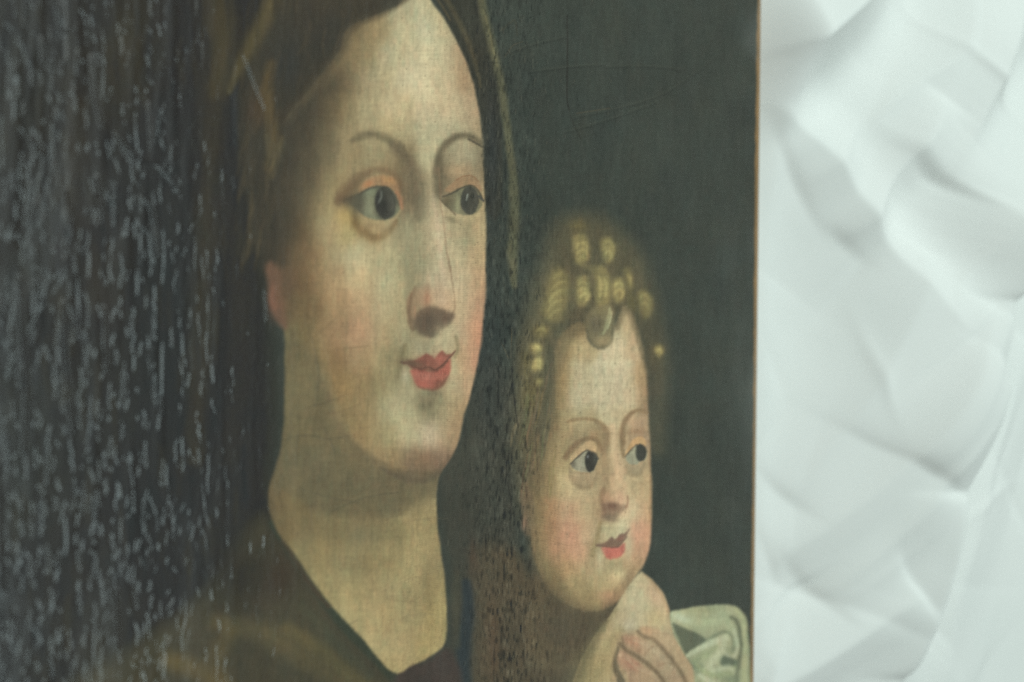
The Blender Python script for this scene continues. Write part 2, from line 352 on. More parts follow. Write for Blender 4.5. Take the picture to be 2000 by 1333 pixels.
    blob(*z(735, 790)[0], 15, 11, (84, 74, 56), .75, 20)
    blob(*z(790, 790)[0], 8, 20, (92, 88, 68), .5, 0)
    stroke(z(1100, 700, 1130, 760, 1140, 830), [3, 4, 3], (168, 118, 84), .7, 1, **m)
    stroke(z(755, 880, 800, 975, 870, 1040, 940, 1065, 1030, 1020, 1100, 930), [6, 9, 10, 10, 8, 5], (134, 112, 74), .6, 1, **m)
    blob(*z(775, 940)[0], 9, 17, (118, 92, 52), .75, -20, **m); blob(*z(860, 1010)[0], 9, 8, (120, 96, 60), .6, **m); blob(*z(700, 890)[0], 14, 16, (172, 148, 92), .6, **m)
    blob(*z(960, 985)[0], 22, 8, (158, 136, 96), .7, **m); blob(*z(930, 1050)[0], 9, 6, (116, 92, 60), .6, **m)
    stroke(z(770, 900, 830, 1000, 930, 1055, 1040, 1000, 1105, 920), [4, 8, 9, 7, 3], (122, 98, 64), .35, 1, **m)
    blob(*z(795, 800)[0], 13, 22, (88, 83, 65), .65, 0)
    # --- right eye
    stroke(z(1428, 720, 1425, 580, 1440, 430), [10, 13, 9], (100, 88, 66), .55, 1, **m)
    fill(z(1470, 690, 1530, 635, 1600, 600, 1650, 585, 1720, 615, 1765, 690, 1720, 680, 1670, 648, 1600, 668, 1530, 700), (154, 122, 88), .8, 3.6, mask=M)
    stroke(z(1560, 612, 1620, 580, 1680, 578, 1735, 622), [1.6, 2, 2, 1.6], (132, 92, 62), .6, .9, **m)
    eye2 = z(1450, 765, 1500, 725, 1600, 672, 1675, 650, 1735, 695, 1772, 770, 1735, 850, 1655, 886, 1580, 872, 1505, 825)
    E2 = region(eye2, 1.2)
    fill(eye2, (120, 114, 86), 1, 2)
    blob(*z(1575, 800)[0], 6, 20, (150, 144, 106), .8, mask=E2); blob(*z(1490, 785)[0], 13, 18, (98, 86, 62), .8, mask=E2)
    fill(z(1600, 760, 1615, 690, 1660, 655, 1715, 690, 1740, 770, 1715, 850, 1660, 880, 1615, 840), (70, 68, 57), 1, 1.8, mask=E2)
    blob(*z(1640, 790)[0], 7, 16, (50, 49, 42), .7, mask=E2)
    stroke(z(1455, 740, 1530, 712, 1600, 672, 1680, 650, 1740, 705, 1775, 775), [2, 2.2, 2, 2, 2, 2], (70, 64, 50), .8, .9)
    stroke(z(1650, 720, 1645, 765), [1.6, 1.2], (160, 166, 152), .75, 1)
    stroke(z(1440, 750, 1470, 790, 1560, 880), [2, 1.6, 1.4], (84, 72, 54), .7, .9, **m)
    stroke(z(1480, 870, 1560, 905, 1680, 905, 1750, 870), [3, 3, 3, 2], (176, 158, 116), .7, 1, **m)
    blob(*z(1530, 920)[0], 12, 5, (128, 114, 84), .7, 20, **m); blob(*z(1650, 960)[0], 26, 12, (160, 142, 104), .6, **m)
    stroke(z(1740, 735, 1775, 770), [2.4, 1.6], (52, 56, 58), .7, .9)
    # --- nose
    z = Z(500, 500, 4)
    stroke([(857, 330), (861, 390), (868, 450), (875, 505), (880, 530)], [1.4, 1.6, 1.8, 2, 2], (144, 116, 88), .5, 1, **m)
    stroke(z(1505, 0, 1525, 130, 1545, 280, 1550, 400, 1530, 460), [1.5, 1.6, 1.8, 2.2, 1.6], (130, 104, 78), .55, 1, **m)
    fill(z(1190, 400, 1210, 310, 1270, 240, 1350, 230, 1360, 330, 1330, 400, 1270, 420, 1260, 540, 1210, 540), (150, 120, 92), .6, 11, mask=M)
    stroke(z(1215, 300, 1190, 400, 1200, 520, 1225, 580), [4, 5, 5, 4], (120, 96, 70), .75, 1, **m)
    blob(*z(1440, 300)[0], 22, 24, (190, 160, 124), .8, **m); blob(*z(1460, 350)[0], 10, 12, (204, 176, 140), .7, **m)
    blob(*z(1340, 330)[0], 6, 18, (160, 112, 82), .6, **m)
    stroke(z(1240, 400, 1240, 490), [3, 3], (172, 132, 100), .6, 1, **m)
    zn = Z(500, 0, 1.2437)
    stroke(zn(388, 700, 374, 735, 374, 770, 384, 798), [4, 6, 6, 5], (118, 96, 72), .6, 1, **m)
    fill(zn(384, 778, 398, 752, 425, 744, 452, 752, 480, 764, 474, 782, 455, 802, 428, 820, 402, 814, 388, 800), (104, 87, 68), .92, 6, mask=M)
    blob(*zn(420, 785)[0], 20, 17, (84, 72, 58), .75, -10, **m); blob(*zn(425, 812)[0], 18, 7, (86, 78, 62), .7, **m)
    blob(*zn(462, 775)[0], 11, 7, (96, 76, 60), .6, -30, **m); blob(*zn(410, 735)[0], 10, 12, (158, 124, 96), .5, **m)
    # --- mouth
    blob(*z(1290, 700)[0], 34, 16, (162, 150, 116), .8, **m); blob(*z(1470, 620)[0], 16, 18, (184, 168, 128), .7, **m)
    blob(*z(1190, 700)[0], 10, 26, (150, 140, 104), .7, **m)
    stroke(z(1165, 700, 1140, 780, 1115, 860, 1110, 950), [5, 7, 8, 8], (128, 114, 80), .75, 1, **m)
    stroke(z(1560, 640, 1575, 720, 1560, 790), [5, 5, 4], (136, 122, 88), .7, 1, **m)
    fill(z(1140, 835, 1210, 822, 1270, 800, 1330, 768, 1372, 778, 1402, 805, 1430, 765, 1458, 742, 1490, 770, 1532, 762, 1556, 738, 1535, 790, 1470, 845, 1420, 888, 1350, 880, 1280, 888, 1220, 872), (138, 88, 70), 1, 2.4, mask=M)
    blob(*z(1215, 845)[0], 16, 6, (104, 78, 58), .85, 10, **m); blob(*z(1440, 810)[0], 12, 10, (166, 98, 80), .8, **m); blob(*z(1310, 820)[0], 10, 9, (138, 84, 66), .7, **m)
    fill(z(1200, 892, 1290, 888, 1360, 905, 1420, 898, 1470, 860, 1522, 805, 1528, 870, 1505, 945, 1450, 1015, 1390, 1048, 1320, 1040, 1262, 1022, 1228, 960), (164, 92, 75), .95, 3.2, mask=M)
    blob(*z(1340, 940)[0], 26, 9, (178, 114, 94), .65, **m); blob(*z(1440, 1000)[0], 16, 8, (122, 82, 64), .8, -35, **m)
    blob(*z(1260, 980)[0], 8, 12, (160, 88, 72), .6, **m)
    stroke(z(1200, 866, 1280, 890, 1350, 888, 1400, 898, 1440, 880, 1500, 826), [2.5, 3.5, 4, 4, 3.5, 2.5], (118, 70, 56), .85, 1)
    stroke(z(1128, 832, 1200, 850, 1280, 882, 1350, 872, 1400, 890, 1440, 868, 1500, 812, 1556, 748), [2.2, 2, 1.8, 1.8, 1.8, 1.8, 1.8, 1.6], (86, 58, 46), .75, .9)
    blob(*z(1235, 842)[0], 22, 7, (104, 80, 62), .75, 12)
    blob(*z(1330, 812)[0], 14, 8, (128, 82, 66), .5, 0)
    for i in range(13):
        x = 1265+i*18
        stroke(z(x, 895-6*math.sin(i), x+4, 925+12*math.sin(i*2.1)), [.9, .6], (96, 50, 42), .5, .8)
    stroke(z(1262, 1020, 1320, 1040, 1390, 1046, 1450, 1010, 1500, 940), [2, 3.5, 4, 4, 2], (116, 82, 62), .65, 1)
    for i in range(30):
        x = rng.uniform(1235, 1505); y = rng.uniform(900, 1010)-abs(x-1370)*.25
        stroke(z(x, y, x+rng.normal(0, 5), y+rng.uniform(15, 50)), [.7, .5], rng.choice([(112, 66, 52), (190, 134, 112)]), .4, 1)
    blob(*z(1165, 935)[0], 8, 18, (178, 168, 134), .8, **m); blob(*z(1548, 900)[0], 6, 26, (184, 170, 130), .7, **m)
    blob(*z(1190, 1060)[0], 14, 22, (172, 158, 120), .6, **m)
    blob(*z(1340, 1120)[0], 26, 12, (128, 118, 88), .8, **m); blob(*z(1330, 1170)[0], 14, 8, (104, 94, 70), .6, -20, **m); blob(*z(1400, 1075)[0], 14, 5, (110, 100, 76), .6, **m)
    blob(*z(1120, 1150)[0], 18, 30, (170, 156, 118), .6, **m)

def curl(x, y, w, h, col, n=4, rot=0.0, a=.85):
    """a lock of hair: a row of curved light strokes"""
    c, s = math.cos(math.radians(rot)), math.sin(math.radians(rot))
    def R(u, v): return (x+u*c-v*s, y+u*s+v*c)
    blob(x, y, w*1.05, h*.75, tuple(k*.82 for k in col), .9*a, rot)
    for i in range(n):
        v = -h*.5+h*(i+.5)/n
        j = rng.uniform(.8, 1.15); d = rng.uniform(-.12, .12)*w
        stroke([R(-w*.5*j+d, v+h*.08), R(-w*.05+d, v-h*.07), R(w*.42*j+d, v-h*.01), R(w*.5+d, v+h*.12)], [1.0, h*.5/n, h*.45/n, 1.0], tuple(min(255, k*j) for k in col), a*rng.uniform(.35, .8), 1)

def paint_child():
    # soft halo of hair
    hair = [(1085, 440), (1140, 420), (1200, 440), (1250, 500), (1282, 590), (1300, 690), (1298, 800), (1290, 880), (1262, 860), (1268, 760), (1250, 680), (1225, 620), (1180, 640), (1120, 640), (1090, 680), (1085, 800), (1060, 900), (1050, 1010), (1020, 1000), (1010, 880), (1008, 760), (1020, 650), (1040, 560)]
    fill(hair, (94, 87, 62), .8, 28)
    blob(1130, 460, 40, 34, (76, 70, 52), .5); blob(1160, 560, 60, 60, (80, 70, 50), .7); blob(1275, 730, 18, 90, (74, 70, 54), .7)
    blob(1030, 760, 18, 100, (90, 80, 56), .6); blob(1040, 900, 20, 90, (104, 88, 62), .6)
    # face
    face = [(1094, 660), (1112, 640), (1138, 632), (1150, 668), (1172, 682), (1192, 668), (1202, 640), (1220, 598), (1238, 622), (1252, 668), (1262, 720), (1266, 790), (1270, 880), (1272, 960), (1272, 1030), (1268, 1070), (1255, 1105), (1240, 1130), (1222, 1160), (1200, 1182), (1170, 1195), (1130, 1190), (1090, 1170), (1060, 1130), (1042, 1080), (1036, 1020), (1040, 960), (1062, 900), (1080, 830), (1086, 760), (1088, 700)]
    M = region(face, 4)
    m = dict(mask=M)
    z6 = Z(980, 680, 4.167); z7 = Z(980, 960, 4.761)
    tones({640: [(1120, (120, 104, 72)), (1215, (170, 150, 112))], 680: [(1100, (140, 120, 82)), (1140, (172, 152, 110)), (1200, (190, 174, 137)), (1240, (178, 155, 118))],
        730: [(1095, (138, 118, 80)), (1130, (178, 162, 124)), (1180, (194, 180, 143)), (1220, (193, 178, 142)), (1255, (160, 135, 98))],
        780: [(1090, (142, 122, 84)), (1130, (182, 165, 128)), (1180, (193, 178, 141)), (1230, (191, 175, 139)), (1262, (150, 122, 88))],
        820: [(1080, (138, 119, 82)), (1110, (165, 147, 106)), (1150, (160, 144, 106)), (1190, (184, 169, 131)), (1230, (178, 160, 122)), (1264, (150, 125, 92))],
        860: [(1070, (130, 112, 78)), (1100, (152, 134, 96)), (1130, (150, 130, 94)), (1170, (138, 118, 84)), (1190, (165, 145, 108)), (1210, (165, 145, 108)), (1240, (160, 135, 104))],
        900: [(1060, (125, 106, 74)), (1085, (150, 130, 92)), (1105, (165, 146, 104)), (1180, (150, 130, 95)), (1200, (182, 157, 120)), (1240, (165, 142, 106))],
        950: [(1050, (126, 106, 73)), (1075, (145, 122, 84)), (1105, (185, 165, 122)), (1140, (182, 162, 122)), (1172, (160, 140, 104)), (1202, (192, 164, 126)), (1235, (180, 160, 120)), (1260, (184, 160, 118))],
        1000: [(1050, (128, 108, 74)), (1080, (158, 124, 88)), (1110, (190, 158, 120)), (1150, (186, 166, 126)), (1172, (150, 125, 92)), (1205, (188, 156, 122)), (1240, (192, 172, 132)), (1265, (190, 155, 115))],
        1040: [(1050, (130, 110, 76)), (1080, (150, 118, 84)), (1110, (194, 148, 114)), (1150, (186, 156, 118)), (1180, (165, 148, 110)), (1215, (187, 174, 134)), (1245, (196, 150, 118)), (1265, (182, 140, 105))],
        1080: [(1055, (128, 110, 76)), (1090, (168, 132, 98)), (1130, (188, 146, 112)), (1165, (160, 140, 102)), (1215, (186, 160, 120)), (1240, (187, 150, 115)), (1260, (170, 130, 98))],
        1110: [(1070, (125, 108, 74)), (1110, (160, 132, 94)), (1150, (172, 150, 110)), (1200, (160, 145, 108)), (1235, (165, 140, 102))],
        1140: [(1080, (118, 102, 70)), (1130, (150, 132, 92)), (1180, (165, 148, 106)), (1210, (174, 154, 114)), (1230, (135, 112, 80))],
        1175: [(1110, (120, 104, 72)), (1160, (142, 122, 84)), (1200, (135, 108, 80))]}, 13, M)
    stroke([(1268, 860), (1270, 950), (1268, 1020)], [2, 2, 2], (150, 110, 76), .5, 1, **m)
    blob(1112, 1045, 28, 40, (192, 142, 112), .3, **m); blob(1250, 1030, 12, 30, (196, 144, 114), .3, **m)
    # socket, brows
    stroke(z6(545, 600, 620, 580, 700, 578, 770, 590, 825, 630, 850, 700, 845, 800), [4, 4, 4, 4.5, 6, 8, 6], (136, 114, 80), .85, .9, **m)
    blob(*z6(760, 690)[0], 18, 14, (150, 128, 94), .8, 20, **m); blob(*z6(590, 680)[0], 18, 16, (158, 136, 98), .6, **m)
    stroke(z6(520, 890, 560, 840, 630, 770, 700, 735, 760, 745, 800, 790), [5, 6, 5, 4, 4, 4], (128, 104, 72), .8, 1, **m)
    stroke(z6(985, 760, 985, 680, 1005, 600, 1060, 530, 1130, 505, 1190, 530), [6, 6, 5, 4.5, 4.5, 3], (134, 110, 78), .85, .9, **m)
    blob(*z6(1100, 610)[0], 20, 14, (172, 144, 112), .8, **m); blob(*z6(1100, 680)[0], 18, 6, (142, 112, 82), .6, -5, **m)
    stroke(z6(985, 760, 975, 820, 990, 880), [5, 5, 4], (120, 98, 68), .7, 1, **m)
    stroke(z6(850, 690, 845, 800, 840, 900, 850, 1040, 845, 1180), [8, 8, 8, 9, 9], (148, 128, 94), .7, 1, **m)
    stroke(z6(905, 640, 915, 780, 940, 920, 965, 1060, 975, 1180), [8, 8, 9, 11, 12], (190, 164, 126), .8, 1, **m)
    # eyes
    stroke(z6(770, 600, 830, 660, 850, 740, 845, 840), [5, 8, 9, 7], (128, 108, 80), .55, 1, **m)
    stroke(z6(520, 900, 570, 830, 640, 765, 710, 735, 770, 760, 810, 830), [6, 7, 6, 5, 5, 5], (124, 102, 74), .6, 1, **m)
    stroke(z6(980, 780, 985, 680, 1010, 595, 1070, 525), [6, 7, 6, 4], (126, 104, 76), .55, 1, **m)
    fill(z6(560, 905, 600, 850, 660, 790, 720, 755, 760, 775, 770, 850, 720, 835, 670, 850, 620, 900), (184, 154, 112), .9, 2, mask=M)
    e = z6(565, 945, 610, 900, 660, 855, 705, 836, 750, 855, 790, 900, 770, 970, 740, 1010, 680, 1012, 620, 1000, 585, 980)
    E = region(e, 1)
    fill(e, (144, 138, 112), 1, 1.8); blob(*z6(590, 950)[0], 6, 8, (104, 96, 78), .9, mask=E)
    blob(*z6(650, 950)[0], 7, 12, (168, 162, 134), .8, mask=E)
    fill(z6(680, 930, 690, 870, 715, 840, 760, 865, 785, 905, 770, 970, 735, 1008, 700, 1000), (52, 50, 43), 1, 1.8, mask=E)
    blob(*z6(760, 900)[0], 4, 10, (76, 76, 66), .6, mask=E); blob(*z6(705, 885)[0], 2, 3, (128, 134, 130), .8, mask=E)
    stroke(z6(560, 945, 620, 895, 665, 852, 705, 834, 760, 858, 795, 905), [2, 1.6, 1.6, 1.8, 1.8, 1.6], (74, 66, 54), .8, .9)
    stroke(z6(550, 970, 575, 1050, 620, 1110, 690, 1135, 745, 1100, 775, 1020), [3, 6, 7, 7, 6.5, 4], (134, 115, 84), .7, 1, **m)
    blob(*z6(660, 1070)[0], 14, 7, (174, 148, 110), .8, **m); stroke(z6(590, 1012, 660, 1022, 730, 1020), [1.2, 1.6, 1.2], (118, 92, 66), .5, .9, **m)
    fill(z6(1000, 880, 1030, 800, 1080, 740, 1140, 720, 1175, 760, 1165, 800, 1110, 785, 1060, 815), (186, 150, 102), .85, 2, mask=M)
    e2 = z6(1008, 890, 1050, 830, 1100, 788, 1150, 795, 1178, 850, 1165, 910, 1120, 930, 1090, 952, 1040, 945)
    E2 = region(e2, 1)
    fill(e2, (150, 146, 118), 1, 1.8)
    fill(z6(1088, 860, 1095, 800, 1130, 782, 1165, 810, 1175, 860, 1155, 915, 1120, 925, 1098, 905), (58, 57, 49), 1, 1.8, mask=E2)
    stroke(z6(1005, 885, 1050, 828, 1100, 788, 1150, 792, 1180, 845), [1.6, 1.4, 1.4, 1.6, 1.4], (78, 68, 54), .75, .9)
    stroke(z6(1020, 960, 1040, 1010, 1085, 1032, 1130, 1010, 1160, 940), [4, 6, 6, 5.5, 3], (140, 122, 90), .65, 1, **m)
    fill(z6(550, 980, 620, 1010, 700, 1022, 775, 1000, 760, 1080, 690, 1135, 610, 1110, 565, 1050), (156, 136, 103), .6, 3, mask=M)
    fill(z6(1018, 955, 1080, 965, 1160, 935, 1130, 1015, 1085, 1035, 1040, 1010), (154, 136, 104), .6, 3, mask=M)
    # nose
    stroke(z6(850, 960, 842, 1080, 835, 1200, 845, 1290), [6, 8, 9, 8], (146, 124, 93), .5, 1, **m)
    stroke(z6(830, 1150, 820, 1240, 840, 1310), [5, 6, 5], (132, 104, 76), .75, 1, **m)
    blob(*z7(1100, 60)[0], 10, 12, (198, 162, 128), .8, **m)
    fill(z7(935, 110, 985, 100, 1050, 100, 1110, 125, 1165, 130, 1160, 165, 1100, 215, 1065, 285, 1010, 275, 940, 245, 935, 170), (124, 100, 79), .8, 5, mask=M)
    blob(*z7(1020, 140)[0], 9, 6, (104, 74, 58), .7, **m); blob(*z7(1000, 240)[0], 14, 6, (112, 96, 76), .8, **m); blob(*z7(975, 60)[0], 8, 10, (172, 134, 104), .6, **m)
    stroke(z7(1170, 40, 1175, 110, 1155, 150), [1.6, 2, 1.6], (134, 98, 74), .7, .9, **m)
    # mouth
    blob(*z7(975, 380)[0], 16, 18, (168, 156, 118), .8, **m); blob(*z7(1130, 300)[0], 11, 20, (188, 176, 136), .8, **m); blob(*z7(1050, 340)[0], 5, 14, (172, 162, 122), .6, **m)
    stroke(z7(920, 290, 900, 400, 880, 490, 850, 590), [4, 5, 6, 7], (144, 124, 86), .75, 1, **m)
    fill(z7(885, 490, 960, 480, 1020, 425, 1060, 445, 1100, 400, 1150, 390, 1195, 350, 1165, 420, 1110, 480, 1070, 520, 1000, 515, 930, 520), (112, 86, 69), .9, 2.6, mask=M)
    blob(*z7(1110, 440)[0], 8, 5, (142, 96, 78), .7, -30, **m)
    fill(z7(930, 530, 1000, 522, 1080, 520, 1140, 485, 1145, 540, 1110, 600, 1040, 632, 980, 620), (176, 100, 84), 1, 2.8, mask=M)
    blob(*z7(1040, 560)[0], 16, 6, (190, 114, 96), .6, **m)
    stroke(z7(890, 505, 1000, 518, 1080, 515, 1170, 420), [1.6, 1.8, 1.8, 1.2], (92, 62, 52), .7, .9, **m)
    blob(*z7(920, 620)[0], 8, 20, (184, 170, 132), .8, **m); blob(*z7(1180, 520)[0], 7, 20, (190, 174, 137), .7, **m)
    blob(*z7(1060, 680)[0], 13, 10, (138, 126, 94), .85, -20, **m); blob(*z7(1080, 790)[0], 18, 13, (186, 170, 128), .8, -20, **m)
    blob(*z7(1000, 970)[0], 20, 9, (178, 142, 106), .7, **m)
    stroke(z7(1290, 640, 1220, 740, 1150, 860, 1080, 980, 1040, 1050), [5, 8, 11, 12, 9], (134, 110, 80), .5, 1, **m)
    # ear, side hair
    fill([(1018, 960), (1032, 940), (1044, 990), (1040, 1040), (1028, 1040), (1020, 1000)], (134, 108, 80), .6, 6)
    blob(1027, 1025, 6, 14, (156, 118, 92), .7)
    stroke([(1038, 920), (1050, 860), (1049, 905), (1048, 960)], [6, 8, 8, 8], (116, 96, 66), .6, 1)
    # jaw lost in the shadow of the neck
    stroke([(1036, 980), (1040, 1050), (1052, 1110), (1082, 1160), (1125, 1188), (1170, 1197), (1205, 1186)], [9, 12, 14, 15, 14, 12, 8], (106, 92, 66), .6, 1)
    PIC[:] = np.clip(PIC*(1+.05*M)[..., None], 0, 1)
    # neck shadow, arm
    fill([(1050, 1120), (1100, 1180), (1160, 1202), (1210, 1180), (1200, 1215), (1170, 1250), (1120, 1300), (1060, 1310), (1030, 1240), (1040, 1160)], (92, 80, 58), .9, 12)
    blob(1090, 1230, 46, 28, (86, 76, 58), .7); blob(1060, 1290, 40, 30, (96, 84, 60), .6)
    z8 = Z(1100, 1080, 5)
    arm = z8(745, 195, 790, 215, 870, 275, 940, 350, 995, 450, 1040, 590, 1060, 720, 1080, 810, 1150, 930, 1230, 1060, 1310, 1200, 1380, 1500, 60, 1500, 90, 1300, 160, 1090, 270, 880, 440, 650, 520, 520, 610, 370)
    A = region(arm, 3)
    fill(arm, (182, 164, 124), 1, 3)
    q = dict(mask=A)
    blob(*z8(720, 480)[0], 34, 40, (192, 178, 138), .8, **q); blob(*z8(900, 420)[0], 14, 26, (196, 158, 124), .7, -25, **q)
    stroke(z8(800, 215, 900, 310, 970, 420, 1040, 600, 1070, 760), [5, 6, 6, 6, 6], (164, 132, 96), .6, 1, **q)
    blob(*z8(640, 720)[0], 18, 14, (188, 180, 148), .8, **q); blob(*z8(900, 640)[0], 16, 18, (184, 166, 118), .6, **q)
    stroke(z8(500, 560, 400, 720, 290, 880, 200, 1080), [7, 10, 14, 18], (156, 144, 100), .6, 1, **q)
    blob(*z8(330, 1080)[0], 50, 40, (172, 150, 104), .8, 30, **q); blob(*z8(150, 1200)[0], 40, 34, (134, 122, 82), .7, **q)
    blob(*z8(440, 860)[0], 22, 34, (184, 164, 116), .7, 35, **q)
    stroke(z8(430, 670, 300, 860, 190, 1060, 110, 1300), [6, 12, 20, 26], (112, 102, 72), .75, 1)
    stroke(z8(560, 760, 420, 960, 300, 1150, 240, 1330), [8, 14, 18, 20], (162, 146, 102), .5, 1, **q)
    fill(z8(570, 830, 740, 745, 880, 735, 1085, 830, 1240, 1070, 1340, 1320, 540, 1330, 505, 1050), (164, 142, 108), .6, 7, mask=A)
    # fingers
    fill(z8(500, 1160, 505, 1040, 545, 940, 560, 1010, 540, 1120, 600, 1260, 640, 1400, 560, 1400), (100, 94, 74), .9, 3)
    fill(z8(745, 740, 800, 720, 880, 735, 1000, 790, 1090, 830, 1240, 1070, 1340, 1300, 1230, 1300, 1130, 1130, 1020, 990, 900, 880, 830, 830), (182, 156, 118), .9, 2.5, mask=A)
    blob(*z8(820, 760)[0], 12, 8, (180, 140, 104), .7, 20, **q)
    f2 = z8(580, 850, 610, 800, 680, 805, 760, 830, 850, 880, 960, 960, 1060, 1080, 1140, 1200, 1180, 1320, 1060, 1320, 960, 1170, 850, 1080, 730, 1000, 640, 930)
    fill(f2, (174, 150, 116), .95, 3)
    blob(*z8(680, 870)[0], 20, 10, (186, 136, 106), .8, 20); blob(*z8(900, 990)[0], 18, 10, (184, 160, 124), .7, 38); blob(*z8(1020, 1110)[0], 10, 12, (192, 170, 130), .7, 30)
    blob(*z8(740, 960)[0], 10, 6, (166, 124, 94), .6, 30)
    f3 = z8(525, 1010, 560, 945, 620, 980, 700, 1040, 800, 1120, 900, 1220, 960, 1330, 700, 1330, 620, 1180, 540, 1090)
    fill(f3, (172, 144, 112), .95, 3)
    blob(*z8(590, 1040)[0], 10, 14, (190, 148, 116), .7); blob(*z8(680, 1100)[0], 16, 10, (174, 118, 92), .8, 30); blob(*z8(560, 1000)[0], 3, 4, (206, 176, 140), .8)
    blob(*z8(800, 1200)[0], 20, 14, (182, 156, 118), .6, 35)
    stroke(z8(730, 770, 800, 820, 880, 850, 970, 940, 1060, 1040, 1140, 1150, 1200, 1280), [4, 5, 5, 5, 5, 5, 5], (116, 96, 71), .7, 1)
    stroke(z8(555, 890, 620, 950, 700, 1000, 790, 1060, 880, 1140, 960, 1230, 1000, 1320), [5, 5.5, 6, 5.5, 5, 5, 5], (110, 92, 69), .75, 1)
    stroke(z8(570, 820, 590, 880), [2, 2], (118, 97, 70), .6, 1)
    stroke(z8(540, 930, 505, 1040, 505, 1150, 560, 1250), [4, 5, 5, 4], (112, 98, 72), .7, 1)
    for ff in (f2, f3):
        stroke([((a[0]*.75+b[0]*.25), (a[1]*.75+b[1]*.25)) for a, b in zip(ff[2:7], reversed(ff[-6:-1]))], [3, 4, 4, 4, 3], (192, 170, 134), .45, 1)
    stroke(z8(790, 1000, 850, 930, 880, 905), [1.6, 2, 1.4], (150, 122, 92), .5, 1); stroke(z8(900, 1110, 990, 1080, 1060, 1090), [1.5, 2, 1.5], (150, 122, 92), .5, 1)
    # white cloth at the right
    z9 = Z(1180, 1160, 6.25)
    cl = z9(800, 240, 940, 195, 1080, 160, 1300, 140, 1500, 135, 1620, 170, 1710, 270, 1755, 420, 1775, 650, 1780, 900, 1770, 1300, 1180, 1300, 1080, 900, 960, 700, 840, 500)
    C = region(cl, 2.6)
    fill(cl, (158, 161, 124), 1, 3); c = dict(mask=C)
    fill(z9(830, 370, 920, 390, 1050, 450, 1160, 500, 1250, 565, 1190, 620, 1080, 690, 1000, 730, 900, 560), (92, 98, 77), .95, 3.5, mask=C)
    blob(*z9(950, 300)[0], 20, 8, (186, 196, 164), .8, 20, **c); blob(*z9(1300, 340)[0], 30, 14, (182, 188, 144), .7, **c); blob(*z9(1200, 200)[0], 34, 6, (160, 160, 118), .6, **c)
    stroke(z9(1540, 290, 1600, 330, 1650, 450, 1665, 620, 1650, 760, 1640, 900), [4.5, 5, 4.5, 4, 4, 5], (98, 103, 78), .95, 1, **c)
    stroke(z9(1250, 570, 1340, 520, 1440, 470, 1530, 480, 1570, 570, 1560, 700), [4, 4, 4, 4, 4.5, 5], (124, 132, 102), .85, 1, **c)
    stroke(z9(1580, 440, 1610, 560, 1600, 720, 1540, 790, 1470, 720), [3, 4, 4, 4, 3], (178, 182, 148), .8, .9, **c)
    stroke(z9(1020, 760, 1150, 680, 1300, 600, 1480, 540), [4, 6, 7, 7], (190, 194, 158), .8, .9, **c)
    stroke(z9(1090, 830, 1220, 760, 1330, 690, 1400, 620), [7, 8, 6, 3], (150, 158, 118), .8, 1, **c)
    fill(z9(1430, 760, 1500, 770, 1600, 800, 1640, 830, 1620, 890, 1480, 900, 1420, 860), (96, 106, 84), .95, 3, mask=C)
    stroke(z9(1450, 560, 1420, 700, 1340, 800, 1290, 900, 1340, 960), [9, 9, 9, 10, 9], (188, 190, 152), .85, .9, **c)
    blob(*z9(1130, 890)[0], 12, 9, (120, 132, 104), .9, **c); stroke(z9(1120, 870, 1220, 950, 1350, 1000, 1500, 980, 1600, 900), [5, 6, 7, 7, 6], (152, 160, 118), .8, .9, **c)
    stroke(z9(1400, 920, 1520, 900, 1590, 950), [6, 7, 5], (186, 190, 152), .8, 1, **c); blob(*z9(1540, 1050)[0], 16, 10, (124, 134, 104), .8, **c)
    stroke(z9(1160, 1000, 1250, 1060, 1350, 1100), [5, 7, 8], (192, 196, 160), .8, 1, **c)
    stroke(z9(1640, 850, 1620, 1000, 1600, 1200), [4, 5, 5], (112, 118, 92), .8, .9, **c)
    stroke(z9(1600, 190, 1690, 330, 1715, 500, 1720, 700, 1715, 900, 1700, 1200), [5, 5, 5, 5, 6, 6], (172, 174, 130), .8, .9, **c)
    stroke(z9(1740, 380, 1770, 620, 1775, 900, 1770, 1200), [2.5, 2.5, 2.5, 3], (136, 142, 106), .8, .9, **c)
    # curls: soft masses of dark blond first
    for x, y, rx, ry, k in ((1120, 470, 26, 30, .8), (1185, 480, 26, 34, .9), (1090, 580, 30, 40, 1), (1140, 560, 24, 36, 1), (1175, 555, 22, 40, 1.05), (1210, 560, 20, 34, .95), (1250, 590, 20, 34, .9), (1060, 640, 24, 36, .95), (1045, 700, 20, 36, .95), (1040, 760, 20, 40, .9), (1280, 690, 12, 26, .8), (1030, 860, 18, 40, .8)):
        blob(x, y, rx, ry, tuple(v*k for v in (108, 100, 70)), .5)
    g = (172, 158, 96)
    z5 = Z(950, 400, 4.4425)
    zt = Z(1000, 413, 4.535); zc = Z(977, 371, 1.995)
    def lock(pts, k, lines, soft=5):
        fill(zc(*pts), (122*k, 111*k, 73*k), .8, soft*2.4)
        fill(zc(*pts), (142*k, 129*k, 82*k), .8, soft*1.2)
        for pt, wd, f in lines:
            stroke([(u+.6, v+.8) for u, v in zc(*pt)], [1.5, wd*1.9, wd*1.8, 1.5], (172*f, 157*f, 98*f), .5, 1); stroke(zc(*pt), [.8, wd*.9, wd*.9, .8], (188*f, 174*f, 112*f), .45, 1)
    stroke(zc(300, 280, 340, 302, 380, 305, 415, 335), [4, 7, 8, 7], (118, 108, 73), .7, 1)
